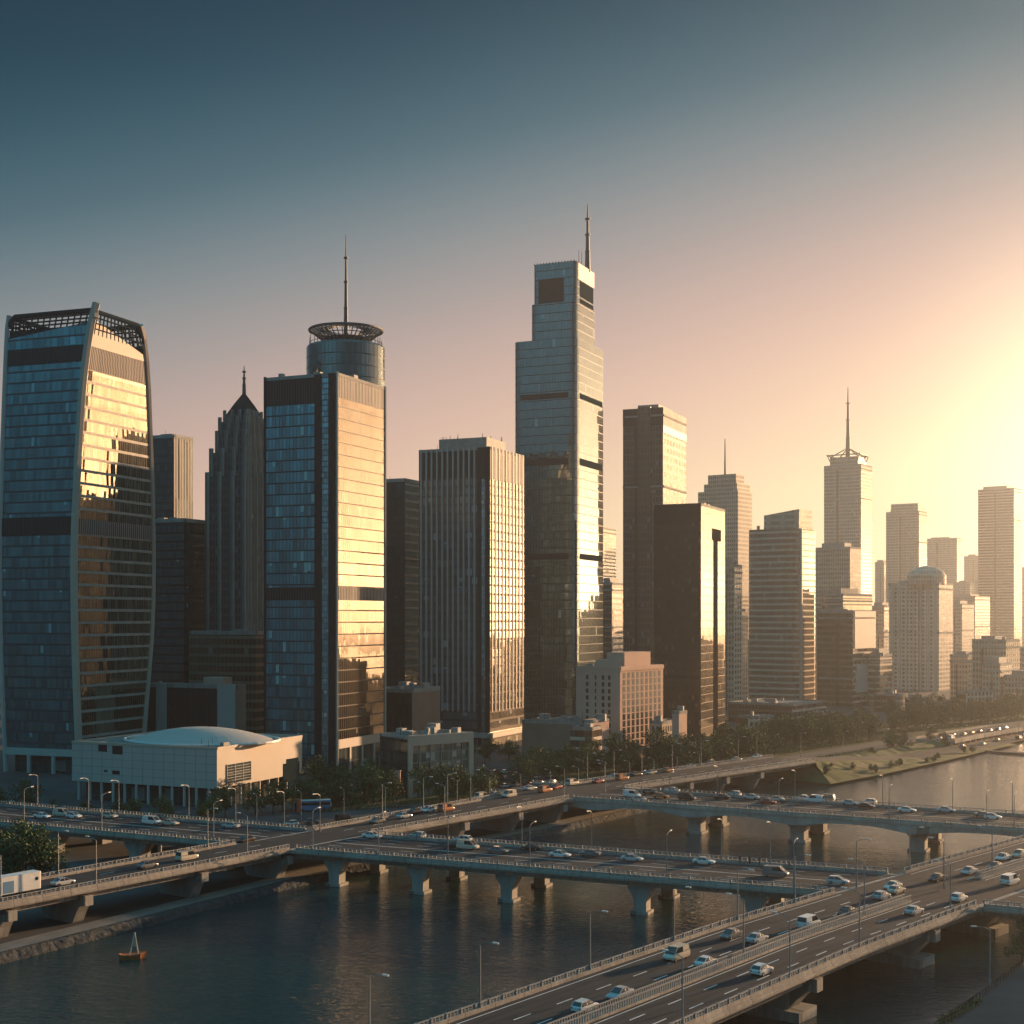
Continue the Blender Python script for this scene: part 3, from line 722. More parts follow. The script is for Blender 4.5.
# ================================================================== buildings
T = dict(
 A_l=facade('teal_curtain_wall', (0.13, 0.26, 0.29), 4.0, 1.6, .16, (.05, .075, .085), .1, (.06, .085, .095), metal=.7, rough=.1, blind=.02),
 A_r=facade('skyglow_gold_wall', (0.31, 0.265, 0.19), 4.6, 1.3, .22, (.46, .41, .36), .07, (.34, .29, .25), metal=.9, rough=.015, vary=.12, blind=.0),  # gold of the reflected sky tinted into the sun-side glass
 louv=facade('lit_louver_screen', (.05, .05, .055), 50, 1.1, 0, (.3, .28, .27), .5, (.34, .30, .28), metal=0, rough=.6, blind=0),  # paler copy for sun-facing louvres, light put into the colour
 louv_d=facade('dark_louver_screen', (.015, .02, .024), 50, 1.1, 0, (.06, .07, .075), .45, (.05, .062, .07), metal=0, rough=.6, blind=0),  # dark copy for tower fronts, shade put into the louvre colour
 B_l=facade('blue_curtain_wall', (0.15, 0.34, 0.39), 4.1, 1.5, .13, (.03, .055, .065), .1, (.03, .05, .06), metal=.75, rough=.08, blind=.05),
 B_r=facade('skyglow_curtain_wall', (0.21, 0.165, 0.12), 4.3, 1.5, .11, (.12, .1, .08), .1, (.16, .13, .1), metal=.92, rough=.015, tilt=.006, vary=.1, blind=.02),  # warm sky reflection put into the base colour of this side
 B_s=facade('strip_glazing', (0.45, 0.55, 0.58), 2.0, 1.2, .2, (.1, .12, .12), .12, metal=.7),
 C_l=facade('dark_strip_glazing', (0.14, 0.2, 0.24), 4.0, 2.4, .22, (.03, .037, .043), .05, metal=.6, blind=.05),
 C_r=facade('skyglow_strip_glazing', (0.42, 0.35, 0.27), 4.0, 2.4, .25, (.16, .12, .09), .05, metal=.8, rough=.012, tilt=.004, vary=.3, blind=.05),  # sun-side copy of the dark glazing, sky gold in its colour
 D=facade('grey_blue_curtain_wall', (0.22, 0.26, 0.25), 4.4, 1.6, .1, (.09, .1, .1), .07, (.14, .15, .15), metal=.85, rough=.015, tilt=.005, vary=.12, blind=.01),
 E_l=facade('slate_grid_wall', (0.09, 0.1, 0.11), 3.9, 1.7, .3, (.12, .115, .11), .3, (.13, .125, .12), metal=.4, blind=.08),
 E_r=facade('skyglow_grid_wall', (0.27, 0.2, 0.125), 4.6, 5.6, .42, (.09, .06, .045), .3, (.09, .06, .045), metal=.8, rough=.03, vary=.2, blind=0),  # side glass warmed in colour to carry the golden sky
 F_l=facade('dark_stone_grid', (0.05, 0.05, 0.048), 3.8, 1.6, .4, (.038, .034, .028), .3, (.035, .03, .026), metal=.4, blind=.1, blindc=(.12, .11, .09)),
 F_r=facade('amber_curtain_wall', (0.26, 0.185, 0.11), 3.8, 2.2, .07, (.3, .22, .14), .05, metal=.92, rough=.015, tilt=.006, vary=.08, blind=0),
 art=facade('ribbed_stone_wall', (0.04, 0.05, 0.055), 3.7, 1.5, .35, (.085, .09, .095), .45, (.10, .10, .105), metal=.3, blind=.05),  # darker copy for the fronts, shade in the stone colour
 art_r=facade('sunlit_ribbed_wall', (0.5, 0.4, 0.3), 3.7, 1.5, .35, (.2, .17, .15), .45, (.24, .2, .17), metal=.6, blind=.05),  # lit copy of the ribbed stone, sunlight worked into its tones
 dk=facade('black_glass', (0.07, 0.1, 0.11), 3.8, 1.5, .2, (.02, .025, .027), .1, metal=.6, blind=.01),
 stripe=facade('striped_wall', (0.05, 0.06, 0.06), 40, 2.2, 0, (.3, .27, .25), .4, (.34, .30, .27), metal=.3, blind=.05),
 band=facade('banded_wall', (0.14, 0.115, 0.095), 3.9, 2.0, .34, (.58, .48, .39), .03, (.3, .25, .2), metal=.5, blind=.03),  # pale bands lightened to imitate haze over the far towers
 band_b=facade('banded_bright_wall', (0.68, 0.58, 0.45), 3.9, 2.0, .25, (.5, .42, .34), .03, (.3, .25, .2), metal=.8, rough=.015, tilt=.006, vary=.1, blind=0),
 resi=facade('apartment_grid', (0.09, 0.08, 0.07), 3.3, 3.2, .42, (.62, .52, .42), .45, (.62, .52, .42), metal=.2, blind=.1),  # wall colour raised to stand in for distant haze
 stone=facade('stone_grid', (0.14, 0.12, 0.1), 3.7, 2.0, .4, (.5, .4, .31), .4, (.5, .4, .31), metal=.3, blind=.06),  # stone lightened as painted haze for the far right
 haze_l=facade('tan_grid', (0.3, 0.25, 0.2), 3.8, 2.2, .35, (.52, .42, .33), .3, (.5, .4, .32), metal=.4, blind=.05),  # haze of the far towers partly put into this lighter tan
 brownb=facade('brown_bands', (0.09, 0.07, 0.055), 3.8, 2, .35, (.23, .165, .12), .1, metal=.4, blind=.03),  # brown lifted in place of haze on the far right
 glassy=facade('pavilion_glazing', (0.22, 0.26, 0.22), 3.2, 1.7, .14, (.22, .22, .2), .08, metal=.5, vary=.4, blind=.2),
 lobby=facade('lobby_glazing', (0.08, 0.1, 0.1), 5, 2.5, .06, (.1, .1, .1), .06, metal=.4, blind=.1),
 mech=facade('roof_lattice', (.02, .025, .03), 2.6, 2.2, .3, (.10, .11, .12), .25, (.10, .11, .12), metal=.1, blind=.35, blindc=(.5, .45, .42)),
)
def face_wall(name, mt, parent, P, Q, z0, z1, off=0.0, t0=0.0, t1=1.0):
    mb = MB(); A, B = lerp(P, Q, t0), lerp(P, Q, t1)
    if off: mb.slab(A, B, -.3, off, z0, z1)
    else: mb.wall(A, B, z0, z1)
    return mb.build(name, mt, parent)
def roof(parent, poly, z, name='roof', m_=None, par=1.0, clutter=0, seed=1):
    mb = MB(); mb.cap(poly, z)
    ob = mb.build(name, m_ or M['roofgrey'], parent)
    if par:
        q = MB()
        for i in range(len(poly)): q.slab(poly[i], poly[(i + 1) % len(poly)], -.5, .12, z - .4, z + par)
        q.build('parapet', M['concrete_grey'] if m_ is None else m_, parent)
    if clutter:
        roof_clutter(parent, poly, z, clutter, seed)
    return ob

def tower(name, label, x0, xc, x1, ytop, d, ml, mr, h=23.5, z0=GZ, clutter=4, par=1.2, cat='skyscraper', group=None, pent=0):
    ft = foot(x0, xc, x1, d, h); c = centre(ft); z1 = zz(ytop, d)
    t = thing(name, label, cat, (c[0], c[1], z0), group)
    L, Cc, Rr, B = ft
    face_wall('front_facade', ml, t, L, Cc, z0, z1)
    face_wall('side_facade', mr, t, Cc, Rr, z0, z1)
    mb = MB(); mb.wall(Rr, B, z0, z1); mb.wall(B, L, z0, z1); mb.build('rear_facade', ml, t)
    roof(t, ft, z1 - .8, par=par, clutter=clutter, seed=int(x0 * 7 + ytop))
    if pent:
        p = MB(); p.prism(shrink(ft, .6), z1 - .9, z1 + pent); p.build('roof_penthouse', M['plant'], t)
    elif d > 750 and cat != 'low building':
        r2 = random.Random(int(x0 * 13 + d)); k0 = r2.uniform(.1, .3); k1 = r2.uniform(.6, .85); q = lambda s_, r_: lerp(lerp(L, Cc, s_), lerp(B, Rr, s_), r_)
        p = MB(); p.prism([q(k0, .15), q(k1, .15), q(k1, .75), q(k0, .75)], z1 - .9, z1 + r2.uniform(2.2, 4.5)); p.build('roof_penthouse', M['plant'], t)
        a = r2.uniform(.25, .6); face_wall('painted_recess_strip', M['dark'], t, L, Cc, GZ, z1 - r2.uniform(4, 9), .15, a, a + r2.uniform(.04, .08))  # dark strip stands proud; its colour paints the shade of a recess
        for z in (z1 - 5.0, z1 - r2.uniform(28, 45)): face_wall('band_course', M['concrete_grey'], t, L, Cc, z, z + 1.1, .5); face_wall('band_course', M['concrete_grey'], t, Cc, Rr, z, z + 1.1, .5)
    return t, ft, z1

# ---------------------------------------------------------------- barrel-shaped tower at the left
d0 = 505.0
lv = [(752, 5, 79, 143), (700, 3, 77, 147), (640, 1, 75, 151.5), (600, .3, 74.3, 153), (560, 0, 74, 153.5), (520, .6, 75, 153), (480, 1.6, 77, 152.3), (440, 2.5, 79, 151), (400, 4, 81.5, 149.5), (372, 5, 84, 148.5), (357, 5.6, 86, 147.5), (342, 6.2, 88, 146.5), (322, 7.2, 91.5, 144), (308, 9, 95, 140)]
levels = []
for y, a, b_, c in lv:
    levels.append((zz(y, d0), foot(a, b_, c, d0, 20)))
def at_z(z):
    for (z0, f0), (z1, f1) in zip(levels, levels[1:]):
        if z <= z1 or (z1, f1) == levels[-1]:
            t = (z - z0) / (z1 - z0); return [lerp(p, q, t) for p, q in zip(f0, f1)]
c0 = centre(levels[4][1])
A = thing('barrel_tower', 'barrel-sided glass tower with pale corner ribs and lattice crown at the left border', 'skyscraper', (c0[0], c0[1], GZ))
def loft(name, mt, i, j, z0, z1, off=0.0, t0=0.0, t1=1.0):
    mb = MB(); zs = [z0] + [z for z, _ in levels if z0 < z < z1] + [z1]
    for a, b_ in zip(zs, zs[1:]):
        fa, fb = at_z(a), at_z(b_)
        Pa, Qa, Pb, Qb = lerp(fa[i], fa[j], t0), lerp(fa[i], fa[j], t1), lerp(fb[i], fb[j], t0), lerp(fb[i], fb[j], t1)
        if off:
            dx, dy = Qa[0] - Pa[0], Qa[1] - Pa[1]; L = math.hypot(dx, dy); n = (dy / L * off, -dx / L * off)
            Pa, Qa, Pb, Qb = [(p[0] + n[0], p[1] + n[1]) for p in (Pa, Qa, Pb, Qb)]
        mb.face([(*Pa, a), (*Qa, a), (*Qb, b_), (*Pb, b_)], [(0, a), (42 * (t1 - t0), a), (42 * (t1 - t0), b_), (0, b_)])
    return mb.build(name, mt, A)
zA = lambda y: zz(y, d0)
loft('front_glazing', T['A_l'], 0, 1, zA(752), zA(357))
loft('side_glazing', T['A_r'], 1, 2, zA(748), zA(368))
loft('rear_glazing', T['A_l'], 2, 3, zA(752), zA(330)); loft('rear_glazing', T['A_l'], 3, 0, zA(752), zA(330))
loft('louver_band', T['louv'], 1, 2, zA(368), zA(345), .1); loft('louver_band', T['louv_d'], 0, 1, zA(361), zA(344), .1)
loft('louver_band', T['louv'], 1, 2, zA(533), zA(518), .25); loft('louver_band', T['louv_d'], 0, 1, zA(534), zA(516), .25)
# sloping crown panels and the open lattice screens above them
def crown_panel(i, j, mt, ya, yb0, yb1, off):
    f1, mb = at_z(zA(ya)), MB()
    Pb, Qb = at_z(zA(yb0))[i], at_z(zA(yb1))[j]
    dx, dy = f1[j][0] - f1[i][0], f1[j][1] - f1[i][1]; L = math.hypot(dx, dy); n = (dy / L * off, -dx / L * off)
    s = lambda p: (p[0] + n[0], p[1] + n[1])
    mb.face([(*s(f1[i]), zA(ya)), (*s(f1[j]), zA(ya)), (*s(Qb), zA(yb1)), (*s(Pb), zA(yb0))]); mb.build('crown_panel', mt, A)
crown_panel(1, 2, M['beige'], 345, 318, 340, .12); crown_panel(0, 1, T['A_l'], 344, 333, 321, .12)
for i, j, tp, yl in ((0, 1, 310, 325), (1, 2, 311, 333), (2, 3, 311, 330), (3, 0, 310, 328)):
    mb = MB(); n = 14; ft_, fl_ = at_z(zA(tp)), at_z(zA(yl))
    cut = lambda t: min(1.0, min(t, 1 - t) / .07) ** .5 if (j if t > .5 else i) != 1 else 1.0      # rounded shoulders
    for k in range(n):
        t, t2 = k / n, (k + 1) / n
        za, zb_ = zA(tp) - 3.2 * (1 - cut(t)), zA(tp) - 3.2 * (1 - cut(t2))
        mb.tube((*lerp(ft_[i], ft_[j], t), za), (*lerp(ft_[i], ft_[j], t2), zb_), .95, .95, 6)
        mb.tube((*lerp(ft_[i], ft_[j], t), za), (*lerp(fl_[i], fl_[j], t), zA(yl)), .3, .3, 5)
    for k in range(1, 4):
        q = k / 4; f = [lerp(p, r_, q) for p, r_ in zip(ft_, fl_)]; z = zA(tp) + (zA(yl) - zA(tp)) * q
        mb.tube((*f[i], z), (*f[j], z), .32, .32, 5)
    mb.build('crown_lattice', M['dark'], A)
    mb = MB(); fb_ = at_z(zA(345)); ins_ = lambda f: [lerp(p, c0, .035) for p in f]
    mb.face([(*ins_(fb_)[i], zA(345)), (*ins_(fb_)[j], zA(345)), (*ins_(fl_)[j], zA(yl) + .4), (*ins_(fl_)[i], zA(yl) + .4)]); mb.build('crown_screen', M['dark'], A)
core = shrink(at_z(zA(345)), .72); mb = MB(); mb.prism(core, zA(350), zA(326)); mb.build('roof_plant', M['dark'], A)
mb = MB(); mb.cap(at_z(zA(345)), zA(346)); mb.build('roof', M['roofgrey'], A)
def corner_rib(k, rad, y0, y1, mt):
    mb = MB(); zs = [zA(y0)] + [z for z, _ in levels if zA(y0) < z < zA(y1)] + [zA(y1)]
    for a, b_ in zip(zs, zs[1:]): mb.tube((*at_z(a)[k], a), (*at_z(b_)[k], b_), rad, rad, 6)
    mb.build('corner_rib', mt, A)
corner_rib(0, .9, 775, 308, M['white_panel']); corner_rib(1, 1.5, 783, 303, M['beige']); corner_rib(2, 1.1, 783, 310, M['beige']); corner_rib(3, .9, 783, 310, M['beige'])
fb = at_z(zA(310)); mb = MB(); p = fb[1]
mb.tube((*p, zA(318)), (p[0] + .4, p[1] + .8, zA(302)), 1.6, .9, 6); mb.build('crown_fin', M['beige'], A)
# lobby: transfer beam, legs, recessed glass
fl = at_z(zA(752)); mb = MB()
for i, j in ((0, 1), (1, 2)): mb.slab(fl[i], fl[j], -.6, .5, zA(757), zA(750))
mb.build('transfer_beam', M['white_panel'], A)
mb = MB(); mb.prism(shrink(fl, .86), GZ, zA(751)); mb.build('lobby', T['lobby'], A)
for t in (.33, .66):
    mb = MB(); p = lerp(fl[0], fl[1], t); mb.tube((*p, GZ), (*p, zA(756)), .8, .8, 8); mb.build('lobby_column', M['white_panel'], A)
mb = MB(); mb.cap(fl, zA(752) - .4, False); mb.build('soffit', M['dark'], A)

# ---------------------------------------------------------------- blue glass tower with round drum and dish
ft = foot(265, 337, 385, 500); L, Cc, Rr, Bk = ft; c0 = centre(ft); zt = zz(373, 500)
B = thing('dish_tower', 'blue glass tower with golden side, round rear drum, dish ring and tall mast', 'skyscraper', (c0[0], c0[1], GZ))
zb = zz(742, 500)
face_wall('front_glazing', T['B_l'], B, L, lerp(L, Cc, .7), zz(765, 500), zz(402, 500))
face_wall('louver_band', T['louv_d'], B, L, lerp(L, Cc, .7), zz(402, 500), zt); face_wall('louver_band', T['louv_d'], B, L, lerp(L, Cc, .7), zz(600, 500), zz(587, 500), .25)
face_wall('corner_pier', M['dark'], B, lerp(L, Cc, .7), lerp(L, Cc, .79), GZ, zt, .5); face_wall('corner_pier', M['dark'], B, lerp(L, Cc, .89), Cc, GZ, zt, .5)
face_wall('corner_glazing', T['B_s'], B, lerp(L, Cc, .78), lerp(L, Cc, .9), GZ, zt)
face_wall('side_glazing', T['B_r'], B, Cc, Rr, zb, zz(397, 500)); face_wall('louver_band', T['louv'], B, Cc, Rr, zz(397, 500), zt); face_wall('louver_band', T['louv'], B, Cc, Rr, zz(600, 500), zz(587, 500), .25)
for P in (Cc, Rr, L):
    mb = MB(); mb.tube((*P, GZ), (*P, zt + .6), .55, .55, 6); mb.build('edge_trim', M['beige'] if P is not L else M['dark'], B)
mb = MB(); mb.wall(Rr, Bk, GZ, zt); mb.wall(Bk, L, GZ, zt); mb.build('rear_glazing', T['B_l'], B)
face_wall('fascia_beam', M['beige'], B, Cc, Rr, zz(749, 500), zz(740, 500), .5)
mb = MB(); mb.wall(lerp(Cc, Rr, 0.02), Rr, GZ, zz(749, 500)); mb.wall(L, lerp(L, Cc, .7), GZ, zz(765, 500)); mb.build('lobby_glazing', T['lobby'], B)
for k in range(5):
    P = lerp(Cc, Rr, k / 4); mb = MB(); mb.slab(lerp(Cc, Rr, max(0, k / 4 - .015)), lerp(Cc, Rr, k / 4 + .015), -.3, .45, GZ, zz(749, 500)); mb.build('lobby_column', M['beige'], B)
roof(B, ft, zt - .5, par=.8, clutter=5, seed=3)
DD = 547.0; dc = (xx(346, DD), DD); rd_ = 39.3 * DD / F; zd = zz(347, DD)
mb = MB(); mb.lathe(*dc, [(rd_, GZ), (rd_, zd - .8), (rd_ - .6, zd)], 48); drum = mb.build('round_drum', T['D'], B)
mb = MB(); mb.lathe(*dc, [(rd_ - .6, zd), (.01, zd + .05)], 48); mb.build('drum_roof', M['roofgrey'], B)
mb = MB(); rn = random.Random(2)
for k in range(46):
    a = 2 * math.pi * k / 46; p = (dc[0] + (rd_ - 1.2) * math.cos(a), dc[1] + (rd_ - 1.2) * math.sin(a))
    if rn.random() < .75: mb.tube((*p, zd), (*p, zd + rn.uniform(1, 4.2)), .16, .1, 5)
mb.lathe(*dc, [(rd_ - 1.3, zd + 1.1), (rd_ - 1.1, zd + 1.25)], 40); mb.build('antenna_fence', M['steel'], B)
mb = MB(); mb.lathe(*dc, [(8.6, zd - .1), (8.6, zd + 3.2), (8.0, zd + 3.4), (.1, zd + 3.4)], 28); hub = mb.build('dish_hub', M['dark'], B)
zr = zz(331, DD); mb = MB(); n = 40; ro = 36.3 * DD / F
for k in range(n):
    a, a2 = 2 * math.pi * k / n, 2 * math.pi * (k + 1) / n
    e = lambda r_, an, z: (dc[0] + r_ * math.cos(an), dc[1] + r_ * math.sin(an), z)
    mb.tube(e(8, a, zd + 1.5), e(ro, a, zr), .22, .22, 4, False); mb.tube(e(6.5, a, zr + .2), e(ro, a, zr), .18, .18, 4, False)
    mb.tube(e(ro, a, zr), e(ro, a2, zr), .55, .55, 6, False); mb.tube(e(11, a, (zd + zr) / 2 + 1.2), e(11, a2, (zd + zr) / 2 + 1.2), .2, .2, 4, False)
    mb.tube(e(10, a, zr + .1), e(10, a2, zr + .1), .2, .2, 4, False)
mb.build('dish_ring', M['steel'], B)
mast('mast', B, *dc, zd + 3, zz(235, DD), 0.95)

# ---------------------------------------------------------------- finned tower in the middle
ft = foot(419, 490, 524, 618); L, Cc, Rr, Bk = ft; c0 = centre(ft); D_ = 618; zt = zz(447, D_)
t = thing('finned_tower', 'flat-topped tower of close vertical fins, dark front and golden side, beside the cylinder-backed tower', 'skyscraper', (c0[0], c0[1], GZ))
t['label'] = 'flat-topped tower with close vertical fins and columned base, right of the blue glass tower'
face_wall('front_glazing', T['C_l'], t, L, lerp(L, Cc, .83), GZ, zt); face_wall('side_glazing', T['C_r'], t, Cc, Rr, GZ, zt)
mb = MB(); mb.wall(Rr, Bk, GZ, zt); mb.wall(Bk, L, GZ, zt); mb.build('rear_glazing', T['C_l'], t)
face_wall('corner_pier', M['dark'], t, L, Cc, GZ, zt, .3, .83, .88); face_wall('corner_pier', M['dark'], t, L, Cc, GZ, zt, .3, .935, 1.0); face_wall('corner_glazing', T['B_s'], t, L, Cc, GZ, zt - 14, 0, .88, .94)
face_wall('corner_panel', M['dark'], t, L, Cc, zt - 14, zt, .2, .88, .935)
fin_m = plain('fin_metal', (.36, .34, .32), .5, metal=.2, var=.08); fin_d = plain('fin_metal_pale', (.42, .42, .42), .5, metal=.2, var=.08)
mb = MB(); fins(mb, L, Cc, 11, .7, .8, GZ + 15, zt + .3, 0, .83); mb.build('fin_screen', fin_d, t)
mb = MB(); fins(mb, Cc, Rr, 10, .75, .3, GZ + 15, zt + .3); mb.build('fin_screen', M['beige'], t)
face_wall('louver_band', T['louv_d'], t, L, Cc, zt - 13, zt - 1, .15, 0, .83); face_wall('louver_band', T['louv'], t, Cc, Rr, zt - 14, zt - 1, .15)
for P, Q, w_ in ((Cc, Rr, M['beige']), (L, Cc, fin_d)):
    face_wall('band_course', w_, t, P, Q, zz(738, D_), zz(733, D_), 1.4)
pf = inset(ft, -3.0); mb = MB()
face_wall('band_course', M['beige'], t, pf[1], pf[2], zz(756, D_), zz(751, D_), 1.0); face_wall('band_course', fin_d, t, pf[0], pf[1], zz(756, D_), zz(751, D_), 1.0)
mb = MB(); mb.prism(pf, zz(754, D_), zz(752, D_)); mb.build('podium_roof', M['roofgrey'], t)
for P, Q, n, w_ in ((pf[1], pf[2], 9, M['beige']), (pf[0], pf[1], 10, fin_d)):
    for k in range(n):
        q = MB(); tt = (k + .5) / n; p = lerp(P, Q, tt); q.slab(lerp(P, Q, tt - .018), lerp(P, Q, tt + .018), -.6, .5, GZ, zz(756, D_)); q.build('base_column', w_, t)
roof(t, ft, zt - .6, par=.9, clutter=3, seed=8)
rb = [lerp(L, Cc, .22), lerp(L, Cc, .98), lerp(lerp(L, Cc, .98), lerp(Bk, Rr, .98), .62), lerp(lerp(L, Cc, .22), lerp(Bk, Rr, .22), .62)]
rb = [lerp(p, centre(ft), .12) for p in rb]
mb = MB(); mb.prism(rb, zt - .5, zz(436, D_)); mb.build('roof_penthouse', M['plant'], t)
mb = MB(); rn = random.Random(4)
antenna_sticks(mb, [lerp(rb[0], rb[1], rn.random()) for _ in range(7)] + [lerp(rb[1], rb[2], rn.random()) for _ in range(3)], zz(436, D_), rn, .8, 2.2); mb.build('roof_antenna', M['steel'], t)

# ---------------------------------------------------------------- tallest stepped glass tower
D_ = 700; z_ = lambda y: zz(y, D_)
f3 = foot(513, 576, 605, D_); f2 = foot(530, 575.5, 596.5, D_ + 1); f1 = foot(533, 576, 594.5, D_ + 2.5); c0 = centre(f3)
t = thing('stepped_glass_tower', 'tallest tower, rounded grey-blue glass stepping in twice below an offset mast', 'skyscraper', (c0[0], c0[1], GZ))
for nm, f_, y0, y1, rr in (('lower_tier', f3, None, 337, 4), ('middle_tier', f2, 338, 300, 3.5), ('upper_tier', f1, 301, 259, 2.5)):
    poly = rounded(f_, rr); mb = MB(); mb.prism(poly, GZ if y0 is None else z_(y0), z_(y1), top=False); ob = mb.build(nm, T['D'], t)
    mb = MB(); mb.cap(poly, z_(y1) - .7); mb.build('roof', M['roofgrey'], ob)
for y0, y1 in ((397, 391.5), (464, 457), (559, 553)):
    mb = MB(); pl = inset(f3, 3.8)
    for i in (0, 1, 2, 3): 
        P, Q = f3[i], f3[(i + 1) % 4]; mb.slab(lerp(P, Q, .12), lerp(P, Q, .88 if i == 0 else .9), -.4, .12, z_(y0), z_(y1))
    mb.build('louver_band', M['dark'], t)
face_wall('dark_panel', M['dark'], t, f1[0], f1[1], z_(300), z_(275), .15, .13, .72)
face_wall('dark_panel', M['dark'], t, f1[1], f1[2], z_(293), z_(277), .15, .2, .92); face_wall('dark_panel', M['dark'], t, f1[1], f1[2], z_(302), z_(295), .15, .2, .92)
face_wall('pale_panel', M['beige'], t, f1[1], f1[2], z_(276), z_(260), .1, .12, .98)
mp_ = lerp(f1[1], f1[2], .72); mp_ = lerp(mp_, c0, .06)
mast('mast', t, *mp_, z_(262), zz(204, mp_[1]), 1.5)
mb = MB(); rn = random.Random(6); antenna_sticks(mb, [lerp(f1[1], f1[2], .15), lerp(f1[1], f1[2], .3)], z_(259), rn, 3, 7); 
for k in range(14): p = lerp(f1[0], f1[1], k / 14 + .03); mb.tube((*p, z_(260)), (*p, z_(258)), .2, .2, 5)
mb.build('roof_antenna', M['steel'], t)

# ---------------------------------------------------------------- slate slab and dark block to its right
t, ft, zt = tower('slab_tower', 'slim slate-grey tower with bright gridded side and louvred top, right of the tallest tower', 623, 663, 686, 407, 770, T['E_l'], T['E_r'], par=0.6, clutter=3)
face_wall('louver_band', T['louv_d'], t, ft[0], ft[1], zt - 9.5, zt - .3, .2); face_wall('louver_band', T['louv'], t, ft[1], ft[2], zt - 10, zt - .3, .2)
face_wall('facade_strip', T['E_l'], t, ft[0], ft[1], GZ, zt + .6, .7, .38, .70); face_wall('crown_band', M['beige'], t, ft[1], ft[2], zt - 14, zt - 10, .25)
t, ft, zt = tower('dark_block', 'dark brown office block with a slotted amber glass side, in front of the slate tower', 654, 701, 725, 503, 640, T['F_l'], T['F_r'], par=.8, clutter=3, cat='office tower')
face_wall('dark_band', M['dark'], t, ft[0], ft[1], zt - 9, zt - .2, .2)
L, Cc, Rr, Bk = ft
face_wall('slot_shade', M['black'], t, Cc, Rr, GZ, zt - 11, .12, .50, .68); face_wall('slot_head_shade', M['black'], t, Cc, Rr, zt - 16, zt - 10.5, .3, .46, .80)  # black slabs paint the shade of a slot; the wall is uncut

# ---------------------------------------------------------------- towers at the left behind the front row
t, ft, zt = tower('striped_tower', 'narrow dark tower with pale vertical stripes behind the barrel-sided tower', 152, 174, 193, 435, 680, T['dk'], T['stripe'], clutter=2)
t, ft, zt = tower('black_glass_block', 'black glass block below the striped tower', 140, 184, 207, 519, 610, T['dk'], T['dk'], clutter=2, cat='office tower')
# stepped stone tower with pyramid and spire
D_ = 610; z_ = lambda y: zz(y, D_)
fx = foot(206, 247, 268, D_); c0 = centre(fx)
t = thing('stepped_stone_tower', 'stepped stone tower with steep pyramid roof and thin spire, left of the blue glass tower', 'skyscraper', (c0[0], c0[1], GZ))
for (a, b_, c, y0, y1) in ((206, 247, 270, None, 475), (210, 247, 267, 476, 450), (216, 247, 265, 452, 432), (219, 247.5, 263.5, 434, 418), (224, 248, 262, 420, 411)):
    f_ = foot(a, b_, c, D_ + (0 if y0 is None else 1.5 + (475 - y1) * .09)); mb = MB()
    za, zb_ = (GZ if y0 is None else z_(y0)), z_(y1)
    mb.wall(f_[0], f_[1], za, zb_); tier = mb.build('tier', T['art'], t)
    mb = MB(); mb.wall(f_[1], f_[2], za, zb_); mb.wall(f_[2], f_[3], za, zb_); mb.wall(f_[3], f_[0], za, zb_); mb.build('side_facade', T['art_r'], tier)
    mb = MB(); mb.cap(f_, zb_); mb.build('setback_roof', M['roofgrey'], tier)
    mb = MB()
    for k in (0, .3, .62, .9): mb.slab(lerp(f_[0], f_[1], k), lerp(f_[0], f_[1], k + .09), -.2, .8, za, zb_ + 2)
    for k in (0.02, .3, .55, .86): mb.slab(lerp(f_[1], f_[2], k), lerp(f_[1], f_[2], k + .1), -.2, .8, za, zb_ + 2)
    mb.build('buttress', M['concrete_grey'], tier)
cc = centre(foot(224, 248, 262, D_ + 7)); f_ = foot(225, 248, 263, D_ + 8); mb = MB(); ap = (*centre(f_), z_(386))
fm = shrink(f_, .55); zm = z_(399.5)
for i in range(4):
    j = (i + 1) % 4; mb.face([(*f_[i], z_(412)), (*f_[j], z_(412)), (*fm[j], zm), (*fm[i], zm)]); mb.face([(*fm[i], zm), (*fm[j], zm), ap])
mb.build('pyramid_roof', M['dark'], t); mast('spire', t, ap[0], ap[1], z_(388), z_(359), .9)
t, ft, zt = tower('horizontal_band_block', 'low brown block with thin pale floor bands at the foot of the stepped stone tower', 189, 256, 290, 632, 585, T['brownb'], T['brownb'], clutter=3, cat='office block')
t, ft, zt = tower('blank_wall_building', 'low blue-grey building with ribbed blank walls and a pink rooftop box', 148, 236, 246, 686, 545, T['louv_d'], M['pink'], clutter=5, cat='low building')
mb = MB(); P = lerp(ft[0], ft[1], .62); Q = lerp(ft[0], ft[1], .84); mb.slab(P, Q, -7, -1, zt - .5, zz(678, 545)); mb.build('rooftop_box', M['pink'], t)
face_wall('wall_panel', M['white_panel'], t, ft[0], ft[1], GZ, zt + .5, .4, .1, .22); face_wall('wall_panel', M['white_panel'], t, ft[0], ft[1], GZ, zt + .6, .5, .8, 1.0)
t, ft, zt = tower('bronze_slab', 'dark tower with a bronze glass side between the blue glass tower and the finned tower', 372, 405, 424, 479, 660, T['dk'], T['band_b'], clutter=2)
t, ft, zt = tower('dark_annex', 'low dark annex with rooftop machinery filling the gap beside the finned tower', 372, 412, 440, 690, 560, T['dk'], M['brown'], clutter=9, cat='low building')

